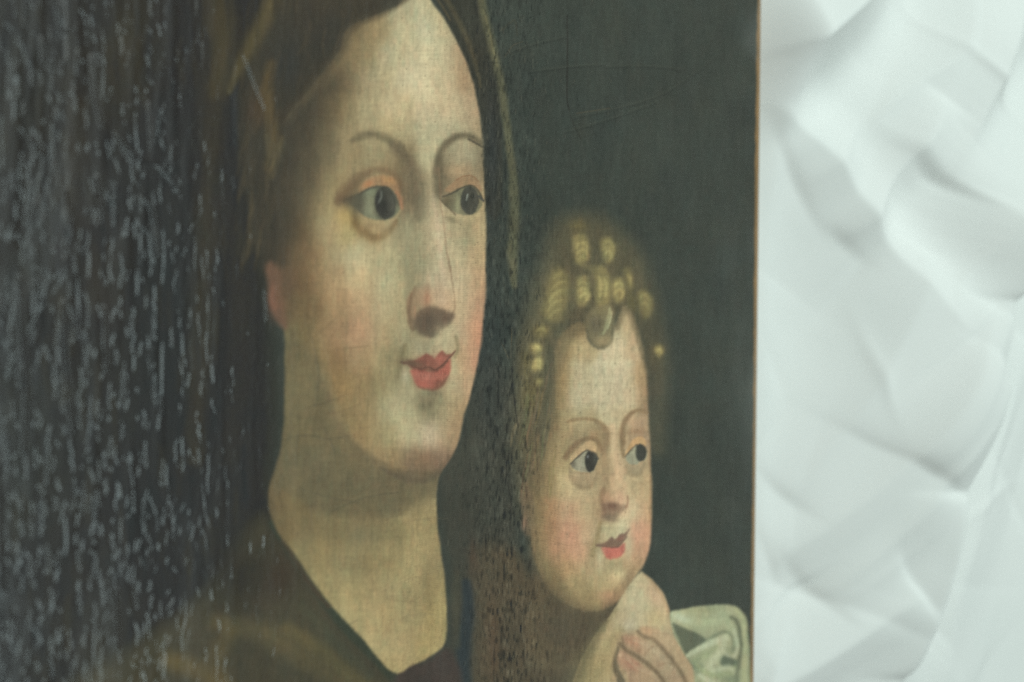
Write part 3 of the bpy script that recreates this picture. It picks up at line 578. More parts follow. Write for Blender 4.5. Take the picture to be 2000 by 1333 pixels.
    lock((285, 180, 325, 175, 345, 230, 340, 275, 300, 288, 284, 240), .98, (((290, 228, 305, 210, 325, 208, 337, 228), 3, .92), ((292, 252, 310, 236, 328, 236, 338, 254), 3, .95), ((300, 275, 315, 262, 335, 270), 2.5, .85), ((290, 195, 312, 186, 330, 196), 2.5, .7)))
    lock((388, 205, 420, 185, 446, 222, 442, 262, 420, 288, 398, 258), .98, (((398, 215, 415, 200, 432, 212, 440, 235), 3, .9), ((405, 252, 418, 240, 430, 250, 424, 275), 3.6, 1.0), ((395, 235, 412, 222, 428, 230), 2.4, .85)))
    lock((198, 330, 236, 308, 262, 352, 256, 440, 240, 500, 200, 512, 163, 482, 176, 415), .9, (((245, 325, 218, 330, 200, 352), 3, .8), ((252, 358, 220, 365, 195, 395), 3.4, .86), ((250, 392, 215, 402, 188, 440), 3.6, .92), ((242, 428, 208, 440, 180, 478), 3.6, .88), ((236, 465, 205, 478, 185, 500), 3, .8)), 7)
    lock((298, 350, 335, 338, 347, 390, 336, 442, 305, 452, 296, 400), .98, (((303, 372, 318, 358, 338, 366), 2.6, .85), ((302, 398, 320, 384, 340, 392), 3, .95), ((308, 420, 324, 404, 340, 412, 332, 432), 4, 1.04)))
    lock((365, 312, 400, 300, 426, 350, 427, 430, 396, 474, 372, 430, 370, 360), .98, (((382, 335, 388, 370, 387, 420), 3.4, 1.03), ((402, 340, 412, 375, 411, 420), 4.0, 1.02), ((376, 440, 396, 450, 415, 440), 3, .75)))
    lock((438, 362, 465, 343, 486, 380, 480, 422, 455, 438, 436, 400), .98, (((444, 378, 460, 360, 478, 378), 3, .98), ((446, 404, 462, 388, 478, 400, 470, 424), 3.4, .98)))
    lock((488, 310, 508, 318, 519, 370, 506, 392, 490, 360), .88, (((492, 330, 506, 340, 510, 370), 2.6, .88),))
    lock((538, 405, 566, 394, 592, 430, 586, 482, 560, 498, 540, 450), .9, (((545, 418, 565, 408, 582, 432), 3, .86), ((550, 445, 568, 440, 576, 470), 3, .82)))
    lock((604, 622, 624, 604, 637, 630, 620, 652), .98, (((610, 632, 622, 620, 630, 640), 3, 1.0),), 4)
    lock((122, 605, 150, 599, 162, 626, 140, 642, 119, 630), 1.0, (((126, 622, 142, 610, 156, 622), 3.4, 1.04),), 5)
    lock((124, 666, 155, 650, 166, 690, 140, 707, 114, 695), 1.0, (((130, 672, 146, 662, 158, 676), 3, 1.0), ((124, 694, 142, 682, 158, 694), 3.6, 1.04)), 5)
    lock((136, 745, 160, 734, 158, 765, 140, 772), .88, (((142, 758, 154, 746, 158, 760), 2.6, .9),), 5)
    lock((130, 545, 160, 525, 188, 540, 178, 570, 145, 575), .8, (((142, 550, 162, 540, 180, 552), 2.6, .78),), 6)
    lock((90, 640, 112, 650, 108, 740, 92, 720), .68, (), 7); lock((100, 760, 150, 780, 140, 850, 95, 840), .72, (), 9); lock((270, 140, 310, 120, 330, 150, 300, 165), .68, (((285, 146, 305, 136, 322, 148), 2.4, .55),), 8); lock((500, 400, 525, 430, 520, 470, 500, 450), .72, (), 6)
    # the locks are worked wet into wet
    win = (slice(int((420-SY0)*SS), int((780-SY0)*SS)), slice(int((1000-SX0)*SS), int((1320-SX0)*SS)))
    B = PIC[win].copy()
    for _ in range(2):
        B[1:-1, 1:-1] = (B[:-2, 1:-1]+B[2:, 1:-1]+B[1:-1, :-2]+B[1:-1, 2:]+B[1:-1, 1:-1])/5
    PIC[win] = B
    stroke([(1088, 730), (1093, 672), (1112, 646), (1142, 636)], [10, 13, 13, 9], (106, 94, 66), .7, 1)
    stroke([(1090, 690), (1085, 770), (1078, 840), (1060, 900), (1046, 960)], [8, 11, 14, 15, 12], (118, 103, 72), .62, 1)
    stroke([(1205, 640), (1222, 604), (1242, 640), (1256, 700)], [7, 9, 7, 4], (104, 94, 68), .6, 1)
    stroke([(1262, 700), (1276, 780), (1280, 860)], [9, 11, 8], (74, 72, 56), .6, 1)
    stroke([(1096, 706), (1106, 664), (1130, 642)], [9, 13, 11], (122, 108, 77), .55, 1)
    fill(zc(330, 500, 350, 470, 400, 450, 432, 455, 446, 520, 436, 580, 400, 618, 363, 606, 338, 560), (122, 112, 80), .9, 5)
    blob(*zc(368, 525)[0], 13, 20, (97, 90, 69), .75); blob(*zc(398, 590)[0], 19, 11, (158, 138, 99), .9, -8); blob(*zc(388, 470)[0], 15, 10, (124, 114, 77), .7)
    stroke(zc(427, 462, 424, 500, 416, 535, 402, 562), [2.5, 5, 4.6, 2], (154, 151, 110), .85, 1)
    stroke(zc(434, 475, 432, 510, 422, 542), [1, 2, 1], (180, 177, 134), .7, 1)
    blob(*z5(760, 960)[0], 24, 12, (88, 78, 56), .6)
    stroke(z6(130, 620, 90, 700, 80, 800), [3, 4, 2], (126, 112, 80), .5, 1)
    stroke(z6(290, 650, 280, 760, 292, 900, 290, 1000), [1.4, 1.6, 1.4, 1], (62, 54, 40), .6, .9)
    # long pieces of pale hair over the temple
    for i in range(26):
        x = rng.uniform(1030, 1088); y = rng.uniform(700, 900)
        stroke([(x, y), (x-rng.uniform(2, 12), y+40), (x-rng.uniform(6, 20), y+rng.uniform(70, 110))], [.8, 2.2, .8], (rng.uniform(104, 142), rng.uniform(94, 120), rng.uniform(64, 84)), .35, 1)

HGT = np.zeros((SH, SW), np.float32)      # relief of the paint film, millimetres

def relief(pts, width, depth):
    P = spline(pts, False, 5)
    w = np.interp(np.linspace(0, 1, len(P)), np.linspace(0, 1, max(np.size(width), 2)), width if np.size(width) > 1 else [width, width]).astype(np.float32)
    wn = window(P, float(w.max())+2)
    if wn is None: return
    win, X, Y = wn
    d = seg_dist(P[:-1], P[1:], X, Y, np.stack([w[:-1], w[1:]], 1))
    HGT[win] += depth*sstep(1-d)

def age_picture():
    """brushwork mottling, cracks, flecks and rubbed threads of the old paint film"""
    global PIC
    # old varnish: everything a little greyer and greener
    lum = (PIC*np.array((.30, .59, .11), np.float32)).sum(2, keepdims=True)
    PIC = lum+(PIC-lum)*.97
    PIC[..., 0] *= .99
    # the brush edges wander a little
    wx = value_noise(SW, SH, 22, 30, 21)*.7+value_noise(SW, SH, 2.4, 4, 22)*.22; wy = value_noise(SW, SH, 3, 7, 23)*.35
    iy = np.clip(np.arange(SH)[:, None]+wy, 0, SH-1.001); ix = np.clip(np.arange(SW)[None, :]+wx, 0, SW-1.001)
    y0, x0 = iy.astype(int), ix.astype(int); ty, tx = (iy-y0)[..., None].astype(np.float32), (ix-x0)[..., None].astype(np.float32)
    PIC = (PIC[y0, x0]*(1-tx)+PIC[y0, x0+1]*tx)*(1-ty)+(PIC[y0+1, x0]*(1-tx)+PIC[y0+1, x0+1]*tx)*ty
    n1 = value_noise(SW, SH, 5, 22, 1); n2 = value_noise(SW, SH, 3, 9, 2); n3 = value_noise(SW, SH, 26, 60, 3)
    n4 = value_noise(SW, SH, 3.2, 4.2, 4); n5 = value_noise(SW, SH, 90, 120, 5)
    th = value_noise(SW, SH, 2.1, 34, 41)*.020+value_noise(SW, SH, 30, 2.1, 42)*.016
    PIC *= (1+th+.018*n1+.02*n2+.03*n3+.022*n4+.025*n5)[..., None]
    tint = value_noise(SW, SH, 34, 50, 6)*.009; tint2 = value_noise(SW, SH, 8, 14, 8)*.012
    PIC[..., 0] *= 1+tint+tint2; PIC[..., 2] *= 1-tint
    lum = PIC.mean(2)
    light = sstep((lum-.30)/.18)
    # hair cracks over the light flesh
    for i in range(900):
        x, y = rng.uniform(560, 1260), rng.uniform(0, 1300)
        iy, ix = int((y-SY0)*SS), int((x-SX0)*SS)
        if light[iy, ix] < .5: continue
        a = rng.choice([rng.normal(0, .35), rng.normal(1.57, .3)], p=[.6, .4]); L = rng.uniform(2, 8)
        b = a+rng.normal(0, .5)
        p = [(x, y), (x+L*math.cos(a)*.7, y+L*math.sin(a)), (x+L*1.6*math.cos(b)*.7, y+L*1.6*math.sin(b))]
        stroke(p, [.4, .8, .4], (104, 88, 62), rng.uniform(.08, .34), 1)
    for i in range(1500):
        x, y = rng.uniform(600, 1250), rng.uniform(-20, 1330)
        iy, ix = int((y-SY0)*SS), int((x-SX0)*SS)
        if light[iy, ix] < .5: continue
        blob(x, y, rng.uniform(.7, 1.3), rng.uniform(.8, 1.6), (84, 72, 52), rng.uniform(.15, .6))
    # long age cracks
    for p, w, al in (([(575, 682), (610, 662), (655, 624)], 1.6, .5), ([(650, 684), (690, 680), (724, 675)], 1.6, .55), ([(618, 812), (660, 806), (705, 788)], 1.6, .5),
                     ([(545, 838), (590, 830), (625, 815)], 1.4, .4), ([(640, 988), (680, 975), (740, 945)], 1.6, .45), ([(560, 1000), (640, 985)], 1.3, .35), ([(725, 947), (775, 940)], 1.6, .5),
                     ([(710, 1030), (770, 1010), (800, 995)], 1.3, .35), ([(750, 1170), (800, 1175), (830, 1160)], 1.4, .35), ([(770, 1140), (800, 1120)], 1.2, .35),
                     ([(1082, 1058), (1110, 1066), (1150, 1062)], 1.1, .3), ([(1120, 1090), (1150, 1078), (1170, 1066)], 1.0, .22),
                     ([(1107, 30), (1107, 110), (1106, 190), (1111, 218)], 2.4, .9), ([(1112, 225), (1122, 250), (1134, 273)], 1.8, .7), ([(1125, 222), (1190, 212)], 2.2, .5),
                     ([(985, 112), (1000, 90), (1020, 82)], 1.6, .4), ([(1000, 720), (1006, 790), (1012, 830)], 2.0, .8), ([(993, 700), (980, 670)], 1.5, .6),
                     ([(995, 880), (990, 930), (998, 970), (1000, 1000), (996, 1040)], 2.2, .9), ([(1000, 640), (998, 700)], 1.4, .6)):
        stroke(p, [w*.5, w*.8, w*.5], (34, 32, 26) if al > .6 else (100, 84, 58), al*.8, .9)
        relief(p, [w*1.4, w*2, w*1.4], -.025)
    # long curved age cracks over the whole film
    for i in range(18):
        x, y = (rng.uniform(1020, 1450), rng.uniform(10, 420)) if i < 0 else (rng.uniform(560, 700), rng.uniform(640, 900)) if i < 8 else (rng.uniform(620, 840), rng.uniform(960, 1230)); a = rng.normal(-.18, .22) if rng.random() < .75 else rng.normal(1.4, .2)
        L = rng.uniform(25, 85); bend = rng.normal(0, .16)*L
        p = [(x-L*math.cos(a), y-L*math.sin(a)), (x-bend*math.sin(a), y+bend*math.cos(a)), (x+L*math.cos(a), y+L*math.sin(a))]
        iy, ix = int(np.clip((y-SY0)*SS, 0, SH-1)), int(np.clip((x-SX0)*SS, 0, SW-1))
        lt = light[iy, ix] > .5
        stroke(p, [.5, 1.0, .5], (98, 83, 58) if lt else (36, 37, 31), .24 if lt else .25, 1)
        stroke([(u, v+2.2) for u, v in p], [.5, 1.0, .5], (196, 182, 146) if lt else (84, 86, 74), .13, 1)  # light caught along the crack's raised rim, painted as a pale line
        relief(p, [3, 5, 3], .04)
    # faint raised ridges across the dark ground, lit and shaded sides painted in
    for p in ([(1030, 140), (1110, 130), (1180, 125)], [(1120, 228), (1200, 212), (1300, 180), (1400, 110)], [(1180, 130), (1260, 128), (1330, 135)], [(985, 105), (1040, 86), (1100, 72)], [(1100, 258), (1180, 235), (1280, 200)], [(940, 118), (975, 120)], [(1380, 100), (1405, 40)]):
        stroke(p, [1.2, 2.2, 1.2], (72, 75, 62), .25, 1); stroke([(u+1, v+4) for u, v in p], [1.5, 2.5, 1.5], (34, 37, 31), .3, 1); relief(p, [4, 6, 4], .04)
    # upright ripples of the shrunken dark paint beside the face
    xx = (np.arange(SW, dtype=np.float32)/SS+SX0)[None, :]; yy = (np.arange(SH, dtype=np.float32)/SS+SY0)[:, None]
    band = np.exp(-((xx-(965+.02*yy))/62)**2)+.22*sstep((xx-960)/60)*(1-sstep((xx-1150)/200))
    band = band*(1-light)*(.65+.5*sstep((yy-250)/600))
    for cx, cy, sd, th in ((3.0, 12, 31, .55), (4.6, 17, 32, .75), (7, 26, 33, 1.0)):
        n = value_noise(SW, SH, cx, cy, sd)
        gr = sstep((n-th)/.9)*band; rd = sstep((-n-th)/.9)*band
        PIC *= (1-.32*gr)[..., None]  # shade in the grooves, put into the pigment
        PIC += (rd*.04)[..., None]*np.array((1, 1, .88), np.float32)  # light on the ripple crests, painted as paler pigment
        HGT[:] += .035*rd-.05*gr
    # dark upright pits where the paint has shrunk, strip beside the face
    for i in range(1500):
        t = rng.random()
        if t < .7: x, y = rng.normal(985, 46), rng.uniform(-20, 1340)
        else: x, y = rng.uniform(900, 1280), rng.uniform(-20, 1340)
        iy, ix = int((y-SY0)*SS), int((x-SX0)*SS)
        if not (0 <= iy < SH and 0 <= ix < SW) or light[iy, ix] > .25: continue
        L = rng.uniform(2, 11)*(1.6 if rng.random() < .1 else 1); w = rng.uniform(.5, 1.25)
        if x > 1060: w *= .7; L *= .7
        al = rng.uniform(.15, .75)*(1 if x < 1060 else .45)
        p = [(x, y), (x+rng.normal(0, 1.2), y+L*.5), (x+rng.normal(0, 1.6), y+L)]
        stroke(p, [w*.6, w, w*.5], (23, 25, 21), al*.9, .9)
        relief(p, w*1.5, -.04)
        if rng.random() < .35: stroke([(x+2.2, y), (x+2.4, y+L)], [.8, .8], (104, 102, 84), .35, 1)  # glint at the pit's rim, painted in colour
    # thread ridges and drips of thick varnish, strongest on the left
    for i in range(2600):
        x = rng.uniform(-250, 620); y = rng.uniform(-180, 1500)
        k = 1-sstep((x-250)/420)
        iy, ix = int((y-SY0)*SS), int((x-SX0)*SS)
        if light[iy, ix] > .3: continue
        L = rng.lognormal(3.0, .7); w = rng.uniform(2, 5)*(.55+.6*k)
        p = [(x, y)]
        for j in range(3): p.append((p[-1][0]+rng.normal(0, 2.5), p[-1][1]+L/3))
        relief(p, [w*.6, w, w, w*.6], rng.uniform(.03, .10)*(.5+.5*k)*(1 if rng.random() < .6 else -1))
    for p, w in (([(178, 110), (186, 180), (200, 245)], 7), ([(128, 0), (130, 120)], 6), ([(80, 75), (85, 120)], 8), ([(190, 345), (200, 400)], 10), ([(40, 540), (45, 640), (55, 760), (50, 880)], 9),
                 ([(125, 590), (130, 700), (145, 840)], 8), ([(205, 600), (210, 720)], 7), ([(225, 260), (262, 305), (310, 325), (350, 375)], 4.5), ([(275, 385), (300, 415), (310, 500)], 6), ([(290, 200), (296, 290)], 5),
                 ([(478, 108), (500, 165), (520, 215)], 3), ([(518, 570), (521, 625)], 3), ([(0, 900), (8, 1150)], 8), ([(230, 1150), (232, 1260)], 6), ([(60, 270), (90, 310)], 6), ([(130, 370), (138, 440)], 7), ([(330, 1190), (340, 1170)], 4), ([(326, 1262), (334, 1245)], 4)):
        relief(p, [w*.7, w, w*.7], .30)

def paint_picture():
    paint_ground(); paint_mantle(); paint_right_strip(); paint_woman(); paint_child(); age_picture()

# ---------------------------------------------------------------- from image pixels to the canvas
# Image pixels are unprojected through the camera's perspective, with fixed numbers, to canvas metres.
F_CAM, A_CAM, D_CAM, R_CAM = 2777.78, math.radians(53.0), 0.62, math.radians(0.62)

def image_xy(X, Y, Zc=0.0):
    vx, vy, vz = X+D_CAM*math.sin(A_CAM), Y, Zc-D_CAM*math.cos(A_CAM)
    dep = vx*math.sin(A_CAM)-vz*math.cos(A_CAM)
    a = vx*math.cos(A_CAM)+vz*math.sin(A_CAM)
    u, v = F_CAM*a/dep, F_CAM*vy/dep
    return 1000+u*math.cos(R_CAM)+v*math.sin(R_CAM), 666.5-(v*math.cos(R_CAM)-u*math.sin(R_CAM))

def plane_xy(px, py, Zc=0.0):
    """where an image pixel falls on the level z = Zc"""
    up, vp = px-1000.0, 666.5-py
    u = up*math.cos(R_CAM)-vp*math.sin(R_CAM); v = up*math.sin(R_CAM)+vp*math.cos(R_CAM)
    d = (F_CAM*math.sin(A_CAM)+u*math.cos(A_CAM), v, -F_CAM*math.cos(A_CAM)+u*math.sin(A_CAM))
    t = (Zc-D_CAM*math.cos(A_CAM))/d[2]
    return -D_CAM*math.sin(A_CAM)+t*d[0], t*d[1]

def sample(A, sx, sy):
    fx = np.clip((sx-SX0)*SS-.5, 0, SW-1.001); fy = np.clip((sy-SY0)*SS-.5, 0, SH-1.001)
    ix, iy = fx.astype(int), fy.astype(int)
    tx, ty = fx-ix, fy-iy
    if A.ndim == 3: tx, ty = tx[:, None], ty[:, None]
    return (A[iy, ix]*(1-tx)+A[iy, ix+1]*tx)*(1-ty)+(A[iy+1, ix]*(1-tx)+A[iy+1, ix+1]*tx)*ty

# ---------------------------------------------------------------- node helpers
def new_mat(name):
    m = bpy.data.materials.new(name)
    m.use_nodes = True
    nt = m.node_tree
    return m, nt, nt.nodes['Principled BSDF']

def node(nt, kind, **kw):
    n = nt.nodes.new(kind)
    for k, v in kw.items():
        if k in n.inputs: n.inputs[k].default_value = v
        else: setattr(n, k, v)
    return n

def math_node(nt, op, a, b=None):
    n = nt.nodes.new('ShaderNodeMath'); n.operation = op
    for i, v in enumerate((a, b)):
        if v is None: continue
        if isinstance(v, (int, float)): n.inputs[i].default_value = v
        else: nt.links.new(v, n.inputs[i])
    return n.outputs[0]

def ramp(nt, src, p0, c0, p1, c1):
    n = nt.nodes.new('ShaderNodeValToRGB')
    e = n.color_ramp.elements
    e[0].position, e[0].color = p0, (*c0, 1); e[1].position, e[1].color = p1, (*c1, 1)
    nt.links.new(src, n.inputs[0])
    return n.outputs[0]

def scaled(nt, sx, sy, sz):
    t = nt.nodes.new('ShaderNodeTexCoord'); m = nt.nodes.new('ShaderNodeMapping')
    m.inputs['Scale'].default_value = (sx, sy, sz)
    nt.links.new(t.outputs['Object'], m.inputs[0])
    return m.outputs[0]

def noise(nt, vec, scale, detail=2.0, rough=.5):
    n = node(nt, 'ShaderNodeTexNoise', Scale=scale, Detail=detail, Roughness=rough)
    nt.links.new(vec, n.inputs['Vector'])
    return n.outputs['Fac']

def paint_material():
    m, nt, b = new_mat('varnished_oil_paint')
    L = nt.links
    at = nt.nodes.new('ShaderNodeAttribute'); at.attribute_name = 'pigment'
    L.new(at.outputs['Color'], b.inputs['Base Color'])
    b.inputs['IOR'].default_value = 1.45
    b.inputs['Coat Weight'].default_value = .65
    b.inputs['Coat IOR'].default_value = 1.5
    tall = scaled(nt, 1.0, .15, 1.0)
    coarse = noise(nt, tall, 135, 1.6, .45)
    threads = noise(nt, scaled(nt, 1.0, .16, 1.0), 620, 2, .5)
    fine = noise(nt, scaled(nt, 1.0, .75, 1.0), 1500, 2, .5)
    wv = node(nt, 'ShaderNodeTexWave', wave_type='BANDS', bands_direction='Y', Scale=420, Distortion=3.0, Detail=2.0)
    L.new(scaled(nt, 1.0, 1.0, 1.0), wv.inputs['Vector'])
    mr = node(nt, 'ShaderNodeMapRange', interpolation_type='SMOOTHSTEP'); mr.inputs[1].default_value = .46; mr.inputs[2].default_value = .74
    L.new(coarse, mr.inputs[0])
    # the film is thick and drawn up into ridges towards the left side
    sx = nt.nodes.new('ShaderNodeSeparateXYZ'); L.new(scaled(nt, 1, 1, 1), sx.inputs[0])
    mx = node(nt, 'ShaderNodeMapRange', interpolation_type='SMOOTHSTEP'); L.new(sx.outputs[0], mx.inputs[0])
    for q, v in ((1, -.25), (2, -.14), (3, 1.0), (4, .10)): mx.inputs[q].default_value = v
    patchy = math_node(nt, 'MAXIMUM', .15, math_node(nt, 'ADD', -.55, math_node(nt, 'MULTIPLY', noise(nt, scaled(nt, 1, .5, 1), 26, 3), 3.0)))
    h = math_node(nt, 'MULTIPLY', math_node(nt, 'MULTIPLY', mr.outputs[0], patchy), mx.outputs[0])
    h = math_node(nt, 'ADD', h, math_node(nt, 'MULTIPLY', threads, math_node(nt, 'ADD', .045, math_node(nt, 'MULTIPLY', mx.outputs[0], .10))))
    h = math_node(nt, 'ADD', h, math_node(nt, 'MULTIPLY', fine, .09))
    h = math_node(nt, 'ADD', h, math_node(nt, 'MULTIPLY', wv.outputs['Fac'], .03))
    bu = node(nt, 'ShaderNodeBump', Strength=1.0, Distance=0.0011)
    L.new(h, bu.inputs['Height']); L.new(bu.outputs[0], b.inputs['Normal'])
    L.new(ramp(nt, noise(nt, scaled(nt, 1, .45, 1), 27, 4, .6), .46, (.10,)*3, .66, (.25,)*3), b.inputs['Coat Roughness'])
    return m

def link_mesh(name, verts, faces, mat, parent=None, smooth=True):
    me = bpy.data.meshes.new(name)
    me.from_pydata(verts, [], faces)
    me.materials.append(mat)
    if smooth: me.polygons.foreach_set('use_smooth', [True]*len(me.polygons))
    me.update()
    o = bpy.data.objects.new(name, me)
    COL.objects.link(o)
    o.parent = parent
    return o

def grid_mesh(name, V, nx, ny, mat, parent=None):
    """V: (ny*nx, 3) points"""
    me = bpy.data.meshes.new(name)
    i = (np.arange(ny-1)[:, None]*nx+np.arange(nx-1)[None, :]).ravel()
    Q = np.stack([i, i+1, i+1+nx, i+nx], 1).astype(np.int32)
    me.vertices.add(len(V)); me.vertices.foreach_set('co', V.astype(np.float32).ravel())
    me.loops.add(Q.size); me.loops.foreach_set('vertex_index', Q.ravel())
    me.polygons.add(len(Q)); me.polygons.foreach_set('loop_start', np.arange(0, Q.size, 4, dtype=np.int32))
    me.polygons.foreach_set('use_smooth', np.ones(len(Q), bool))
    me.materials.append(mat)
    me.update(calc_edges=True); me.validate()
    o = bpy.data.objects.new(name, me)
    COL.objects.link(o); o.parent = parent
    return o

# ---------------------------------------------------------------- the painting
XR = plane_xy(1481, 666)[0]           # right edge of the canvas
XL, YT, YB = XR-0.62, 0.36, -0.40
THICK = 0.021
LIGHT = np.array((0.76, 0.86, 0.83), np.float32)   # how bright a white surface stands in this room

def build_painting():
    root = bpy.data.objects.new('oil_painting', None)
    root.location = (0, 0, 0)
    COL.objects.link(root)
    root['label'] = 'old unframed oil painting of a woman and a curly haired child on white sheet'
    root['category'] = 'painting'
    paint_picture()
    pig = np.maximum((lin(np.clip(PIC, 0, 1)*255)-0.010)/LIGHT, 0.004)
    # column and row lines: fine where the picture is looked at closely
    xs = [plane_xy(p, 666)[0] for p in np.arange(-40, 1476, 1.9)]
    xs = np.array([x for x in np.linspace(XL, xs[0]-.002, 60)]+[x for x in xs if x < XR-.0016])
    turn = np.linspace(0, math.pi/2, 8)[1:]
    ys = np.concatenate([np.linspace(YB, -.205, 90)[:-1], np.arange(-.205, .205, .00043), np.linspace(.205, YT, 80)[1:]])
    nxf = len(xs); r = 0.0016
    x_all = np.concatenate([xs, XR-r+r*np.sin(turn), [XR+.00002]])
    z_all = np.concatenate([np.zeros(nxf), -r+r*np.cos(turn), [-.0045]])
    X, Y = np.meshgrid(x_all, ys); Zb = np.broadcast_to(z_all, X.shape)
    X, Y, Zb = X.ravel(), Y.ravel(), Zb.ravel().copy()
    sx, sy = image_xy(X, Y)
    C = sample(pig, sx, sy)
    H = sample(HGT, sx, sy)*.0018
    # slow unevenness of the old canvas
    Zb += np.where(Zb > -1e-6, H+.0005*np.sin(X*21+1)*np.sin(Y*17), 0)
    # worn turning edge, ochre ground showing
    rg = np.random.default_rng(5)
    wob = np.interp(Y, np.linspace(YB, YT, 160), .00025*rg.standard_normal(160)+.0058)
    k = sstep((X-(XR-wob))/.0010)[:, None]*np.interp(Y, np.linspace(YB, YT, 90), np.clip(.9+.1*rg.standard_normal(90), .75, 1))[:, None]
    C = C*(1-k)+np.array((.31, .165, .055), np.float32)*k
    V = np.stack([X, Y, Zb], 1)
    o = grid_mesh('canvas', V, len(x_all), len(ys), paint_material(), root)
    a = o.data.attributes.new('pigment', 'FLOAT_COLOR', 'POINT')
    a.data.foreach_set('color', np.concatenate([C, np.ones((len(C), 1))], 1).astype(np.float32).ravel())
    # bare linen folded round the sides
    m, nt, b = new_mat('raw_linen')
    nt.links.new(ramp(nt, noise(nt, scaled(nt, 1, 1, 1), 700, 3), .3, (.20, .13, .07), .7, (.34, .24, .14)), b.inputs['Base Color'])
    b.inputs['Roughness'].default_value = .9
    rim = [(XR, YB), (XR, YT), (XL, YT), (XL, YB)]
    for (x0, y0), (x1, y1) in zip(rim, rim[1:]+rim[:1]):
        n = 60
        P = [(x0+(x1-x0)*i/n, y0+(y1-y0)*i/n) for i in range(n+1)]
        top = -.0045 if x0 == x1 == XR else -.0001
        vs = [(x, y, top) for x, y in P]+[(x+.0004*math.sin(i*2.3), y, -THICK+.001) for i, (x, y) in enumerate(P)]
        link_mesh('tacking_edge', vs, [(i, i+1, n+2+i, n+1+i) for i in range(n)], m, root)
    # stretcher bars under the canvas
    w, nt, b = new_mat('old_pine')
    nt.links.new(ramp(nt, noise(nt, scaled(nt, 8, 1, 1), 30, 4), .3, (.22, .14, .08), .7, (.36, .25, .15)), b.inputs['Base Color'])
    b.inputs['Roughness'].default_value = .75
    e, bw = .0012, .055
    for (ax, bx, ay, by) in ((XR-bw, XR-e, YB+e, YT-e), (XL+e, XL+bw, YB+e, YT-e), (XL+bw, XR-bw, YT-bw, YT-e), (XL+bw, XR-bw, YB+e, YB+bw)):
        z0, z1 = -THICK, -.0055
        vs = [(x, y, z) for z in (z0, z1) for x, y in ((ax, ay), (bx, ay), (bx, by), (ax, by))]
        link_mesh('stretcher_bar', vs, [(3, 2, 1, 0), (4, 5, 6, 7), (0, 1, 5, 4), (1, 2, 6, 5), (2, 3, 7, 6), (3, 0, 4, 7)], w, root, False)
    # tacks along the right side
    t, nt, b = new_mat('rusty_iron')
    nt.links.new(ramp(nt, noise(nt, scaled(nt, 1, 1, 1), 900, 3), .35, (.05, .04, .035), .7, (.16, .07, .03)), b.inputs['Base Color'])
    b.inputs['Roughness'].default_value = .6
    return root

# ---------------------------------------------------------------- the crumpled white sheet
SHEET_Z = -THICK-.0004

def rise(x):
    """the sheet climbs gently away from the painting"""
    d = np.maximum(x-(XR+.04), 0)
    return .42*d*d/(d+.06)

def sheet_point(px, py, hz=0.0):
    x, y = plane_xy(px, py, SHEET_Z)
    for _ in range(60):
        q = plane_xy(px, py, SHEET_Z+hz+float(rise(np.float64(x))))
        x, y = .5*x+.5*q[0], .5*y+.5*q[1]
    return x, y

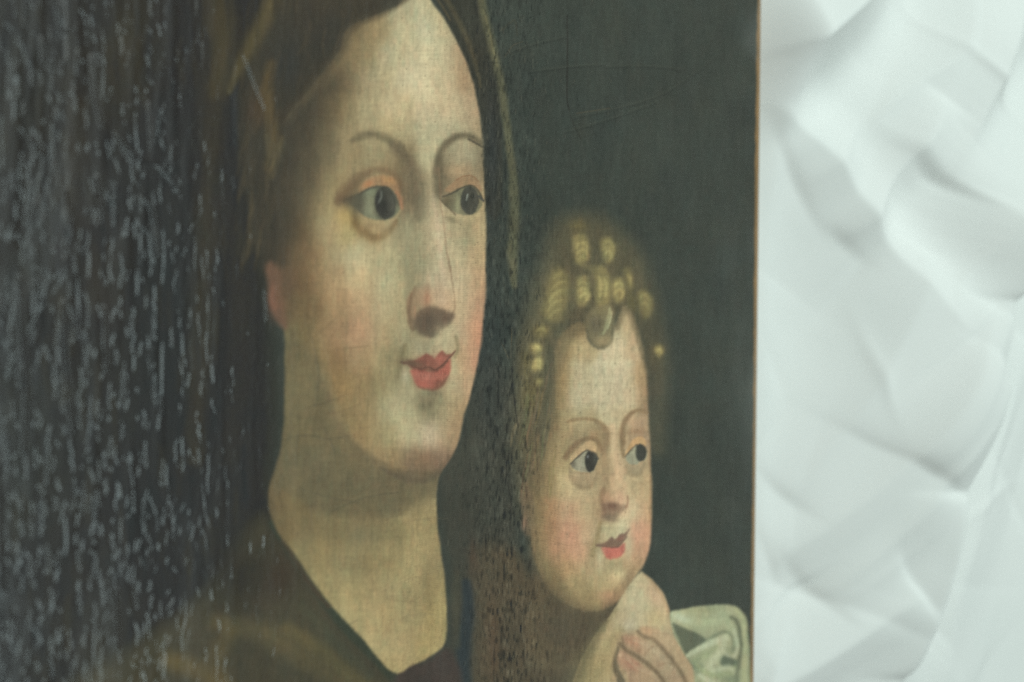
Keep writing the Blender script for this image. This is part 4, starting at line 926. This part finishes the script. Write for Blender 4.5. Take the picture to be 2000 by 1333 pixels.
def build_sheet():
    m, nt, b = new_mat('white_cotton')
    L = nt.links
    L.new(ramp(nt, noise(nt, scaled(nt, 1, 1, 1), 9, 4), .3, (.77, .78, .76), .7, (.81, .81, .79)), b.inputs['Base Color'])
    b.inputs['Roughness'].default_value = .9
    b.inputs['Specular IOR Level'].default_value = .25
    if 'Sheen Weight' in b.inputs: b.inputs['Sheen Weight'].default_value = .15
    wv = noise(nt, scaled(nt, 1, 1, 1), 2200, 1)
    bu = node(nt, 'ShaderNodeBump', Strength=.25, Distance=.0003)
    L.new(wv, bu.inputs['Height']); L.new(bu.outputs[0], b.inputs['Normal'])
    xs = np.concatenate([np.linspace(-.75, XR-.005, 60)[:-1], np.linspace(XR-.005, .92, 430), np.linspace(.92, 1.5, 90)[1:]])
    ys = np.concatenate([np.linspace(-.85, -.36, 90)[:-1], np.linspace(-.36, .36, 430), np.linspace(.36, .85, 90)[1:]])
    X, Y = np.meshgrid(xs, ys)
    H = np.zeros_like(X)
    def fold(pts, hgt, wl, wr, sharp=1.0):
        """a fold along pts (image pixels): slope width wl on its left, wr on its right (metres)"""
        q = [np.array(p, float) for p in pts]
        ext = .22*sum(np.hypot(*(q[i+1]-q[i])) for i in range(len(q)-1))
        a, z = q[0]-q[1], q[-1]-q[-2]
        q = [q[0]+a/np.hypot(*a)*ext]+q+[q[-1]+z/np.hypot(*z)*ext]
        P = np.array([sheet_point(max(px, 1483.0), py, 1.9*hgt) for px, py in spline(q, False, 6)])
        best = np.full(X.shape, 1e9); side = np.zeros_like(X); along = np.zeros_like(X)
        n = len(P)-1
        for i in range(n):
            (ax, ay), (bx, by) = P[i], P[i+1]
            dx, dy = bx-ax, by-ay; LL = dx*dx+dy*dy+1e-12
            t = np.clip(((X-ax)*dx+(Y-ay)*dy)/LL, 0, 1)
            d = np.hypot(X-ax-t*dx, Y-ay-t*dy)
            s = np.sign((X-ax)*dy-(Y-ay)*dx)
            k = d < best
            best = np.where(k, d, best); side = np.where(k, s, side); along = np.where(k, (i+t)/n, along)
        w = np.where(side > 0, wl, wr)
        t = np.clip(1-best/w, 0, 1)
        prof = .1*t*t*(3-2*t)+.9*np.where(t < .5, t*t, t-.25)/.75
        fade = np.sin(np.clip(along, 0, 1)*math.pi)**.7
        return 2.1*hgt*prof*fade
    for f in FOLDS: H = H+fold(*f)
    # many small random creases
    r = np.random.default_rng(11)
    for i in range(200):
        x, y = r.uniform(.2, .95), r.uniform(-.36, .36)
        a = r.normal(.9, .3) if r.random() < .82 else r.normal(2.3, .4); Ln = r.uniform(.02, .11)
        c, s = math.cos(a), math.sin(a)
        u = (X-x)*c+(Y-y)*s; v = -(X-x)*s+(Y-y)*c+.25*u*u/Ln*r.normal(0, .5)
        w = r.uniform(.002, .006)
        H += r.normal(0, .0017)*np.exp(-(u/Ln)**2*2)*np.where(v > 0, np.exp(-v/w), np.exp(v/(w*2.2)))
    # crumpled facets
    n = 150
    cx, cy = r.uniform(.15, 1.0, n), r.uniform(-.42, .42, n)
    wx = X+.02*np.sin(Y*31+X*17); wy = Y+.02*np.sin(X*27-Y*12)
    D1 = np.full(X.shape, 1e9)
    for i in range(n): D1 = np.minimum(D1, np.hypot((wx-cx[i])*.8+.35*(wy-cy[i]), wy-cy[i])+r.uniform(0, .02))
    H += .012*np.sqrt(D1*D1+.012**2)
    # lumpy ground swell
    for k in range(26):
        fx, fy, ph = r.normal(0, 16), r.normal(0, 16), r.uniform(0, 6.28)
        H += .010/(6+math.hypot(fx, fy))*np.sin(X*fx+Y*fy+ph)
    # pressed flat under the painting
    inside = np.maximum.reduce([XL-X, X-XR, YB-Y, Y-YT])
    press = sstep(inside/.035)
    H = np.where(inside <= 0, 0, (H+.002)*press)
    H = np.maximum(H, -.006)
    for _ in range(1):
        H[1:-1, 1:-1] = .25*(H[:-2, 1:-1]+H[2:, 1:-1]+H[1:-1, :-2]+H[1:-1, 2:])
    V = np.stack([X, Y, SHEET_Z+H+rise(X)], 2).reshape(-1, 3)
    o = grid_mesh('bed_sheet', V, len(xs), len(ys), m)
    o['label'] = 'crumpled white cotton sheet spread under the painting'
    o['category'] = 'sheet'
    sol = o.modifiers.new('thickness', 'SOLIDIFY'); sol.thickness = .0008; sol.offset = -1
    return o

FOLDS = (  # crest points in image pixels, then height and slope widths
    ([(1790, -130), (1700, -20), (1620, 50), (1555, 108), (1500, 160)], .022, .09, .055),
    ([(1900, -90), (1870, 30), (1815, 115), (1760, 160), (1700, 215), (1640, 285)], .013, .08, .060),
    ([(2040, -60), (1965, 40), (1915, 110), (1880, 190), (1840, 280)], .015, .06, .055),
    ([(1700, 285), (1760, 345), (1830, 425), (1900, 520)], .007, .05, .07),
    ([(1728, 240), (1705, 285), (1670, 350), (1620, 430)], .006, .022, .035),
    ([(1530, 230), (1590, 310), (1630, 390), (1680, 490), (1730, 580)], .010, .08, .045),
    ([(2010, 240), (1945, 330), (1908, 400), (1893, 450), (1890, 520)], .012, .06, .034),
    ([(2080, 230), (2000, 370), (1955, 480), (1932, 600), (1905, 720), (1882, 830), (1862, 960), (1840, 1080), (1815, 1220), (1790, 1360), (1775, 1480)], .024, .15, .065),
    ([(1690, 560), (1650, 680), (1610, 790), (1560, 900)], .006, .05, .035),
    ([(1760, 680), (1705, 800), (1640, 920), (1560, 1030)], .006, .045, .030),
    ([(1790, 790), (1735, 900), (1690, 990), (1620, 1100)], .008, .06, .036),
    ([(1740, 1010), (1733, 1120), (1720, 1260)], .006, .05, .034),
    ([(1990, 780), (1945, 900), (1915, 1020), (1880, 1160), (1860, 1330)], .006, .05, .05),
    ([(1660, 1180), (1590, 1250), (1510, 1330)], .006, .05, .035),
    ([(1860, 520), (1790, 680), (1720, 840)], .007, .09, .06),
)

build_painting()
build_sheet()
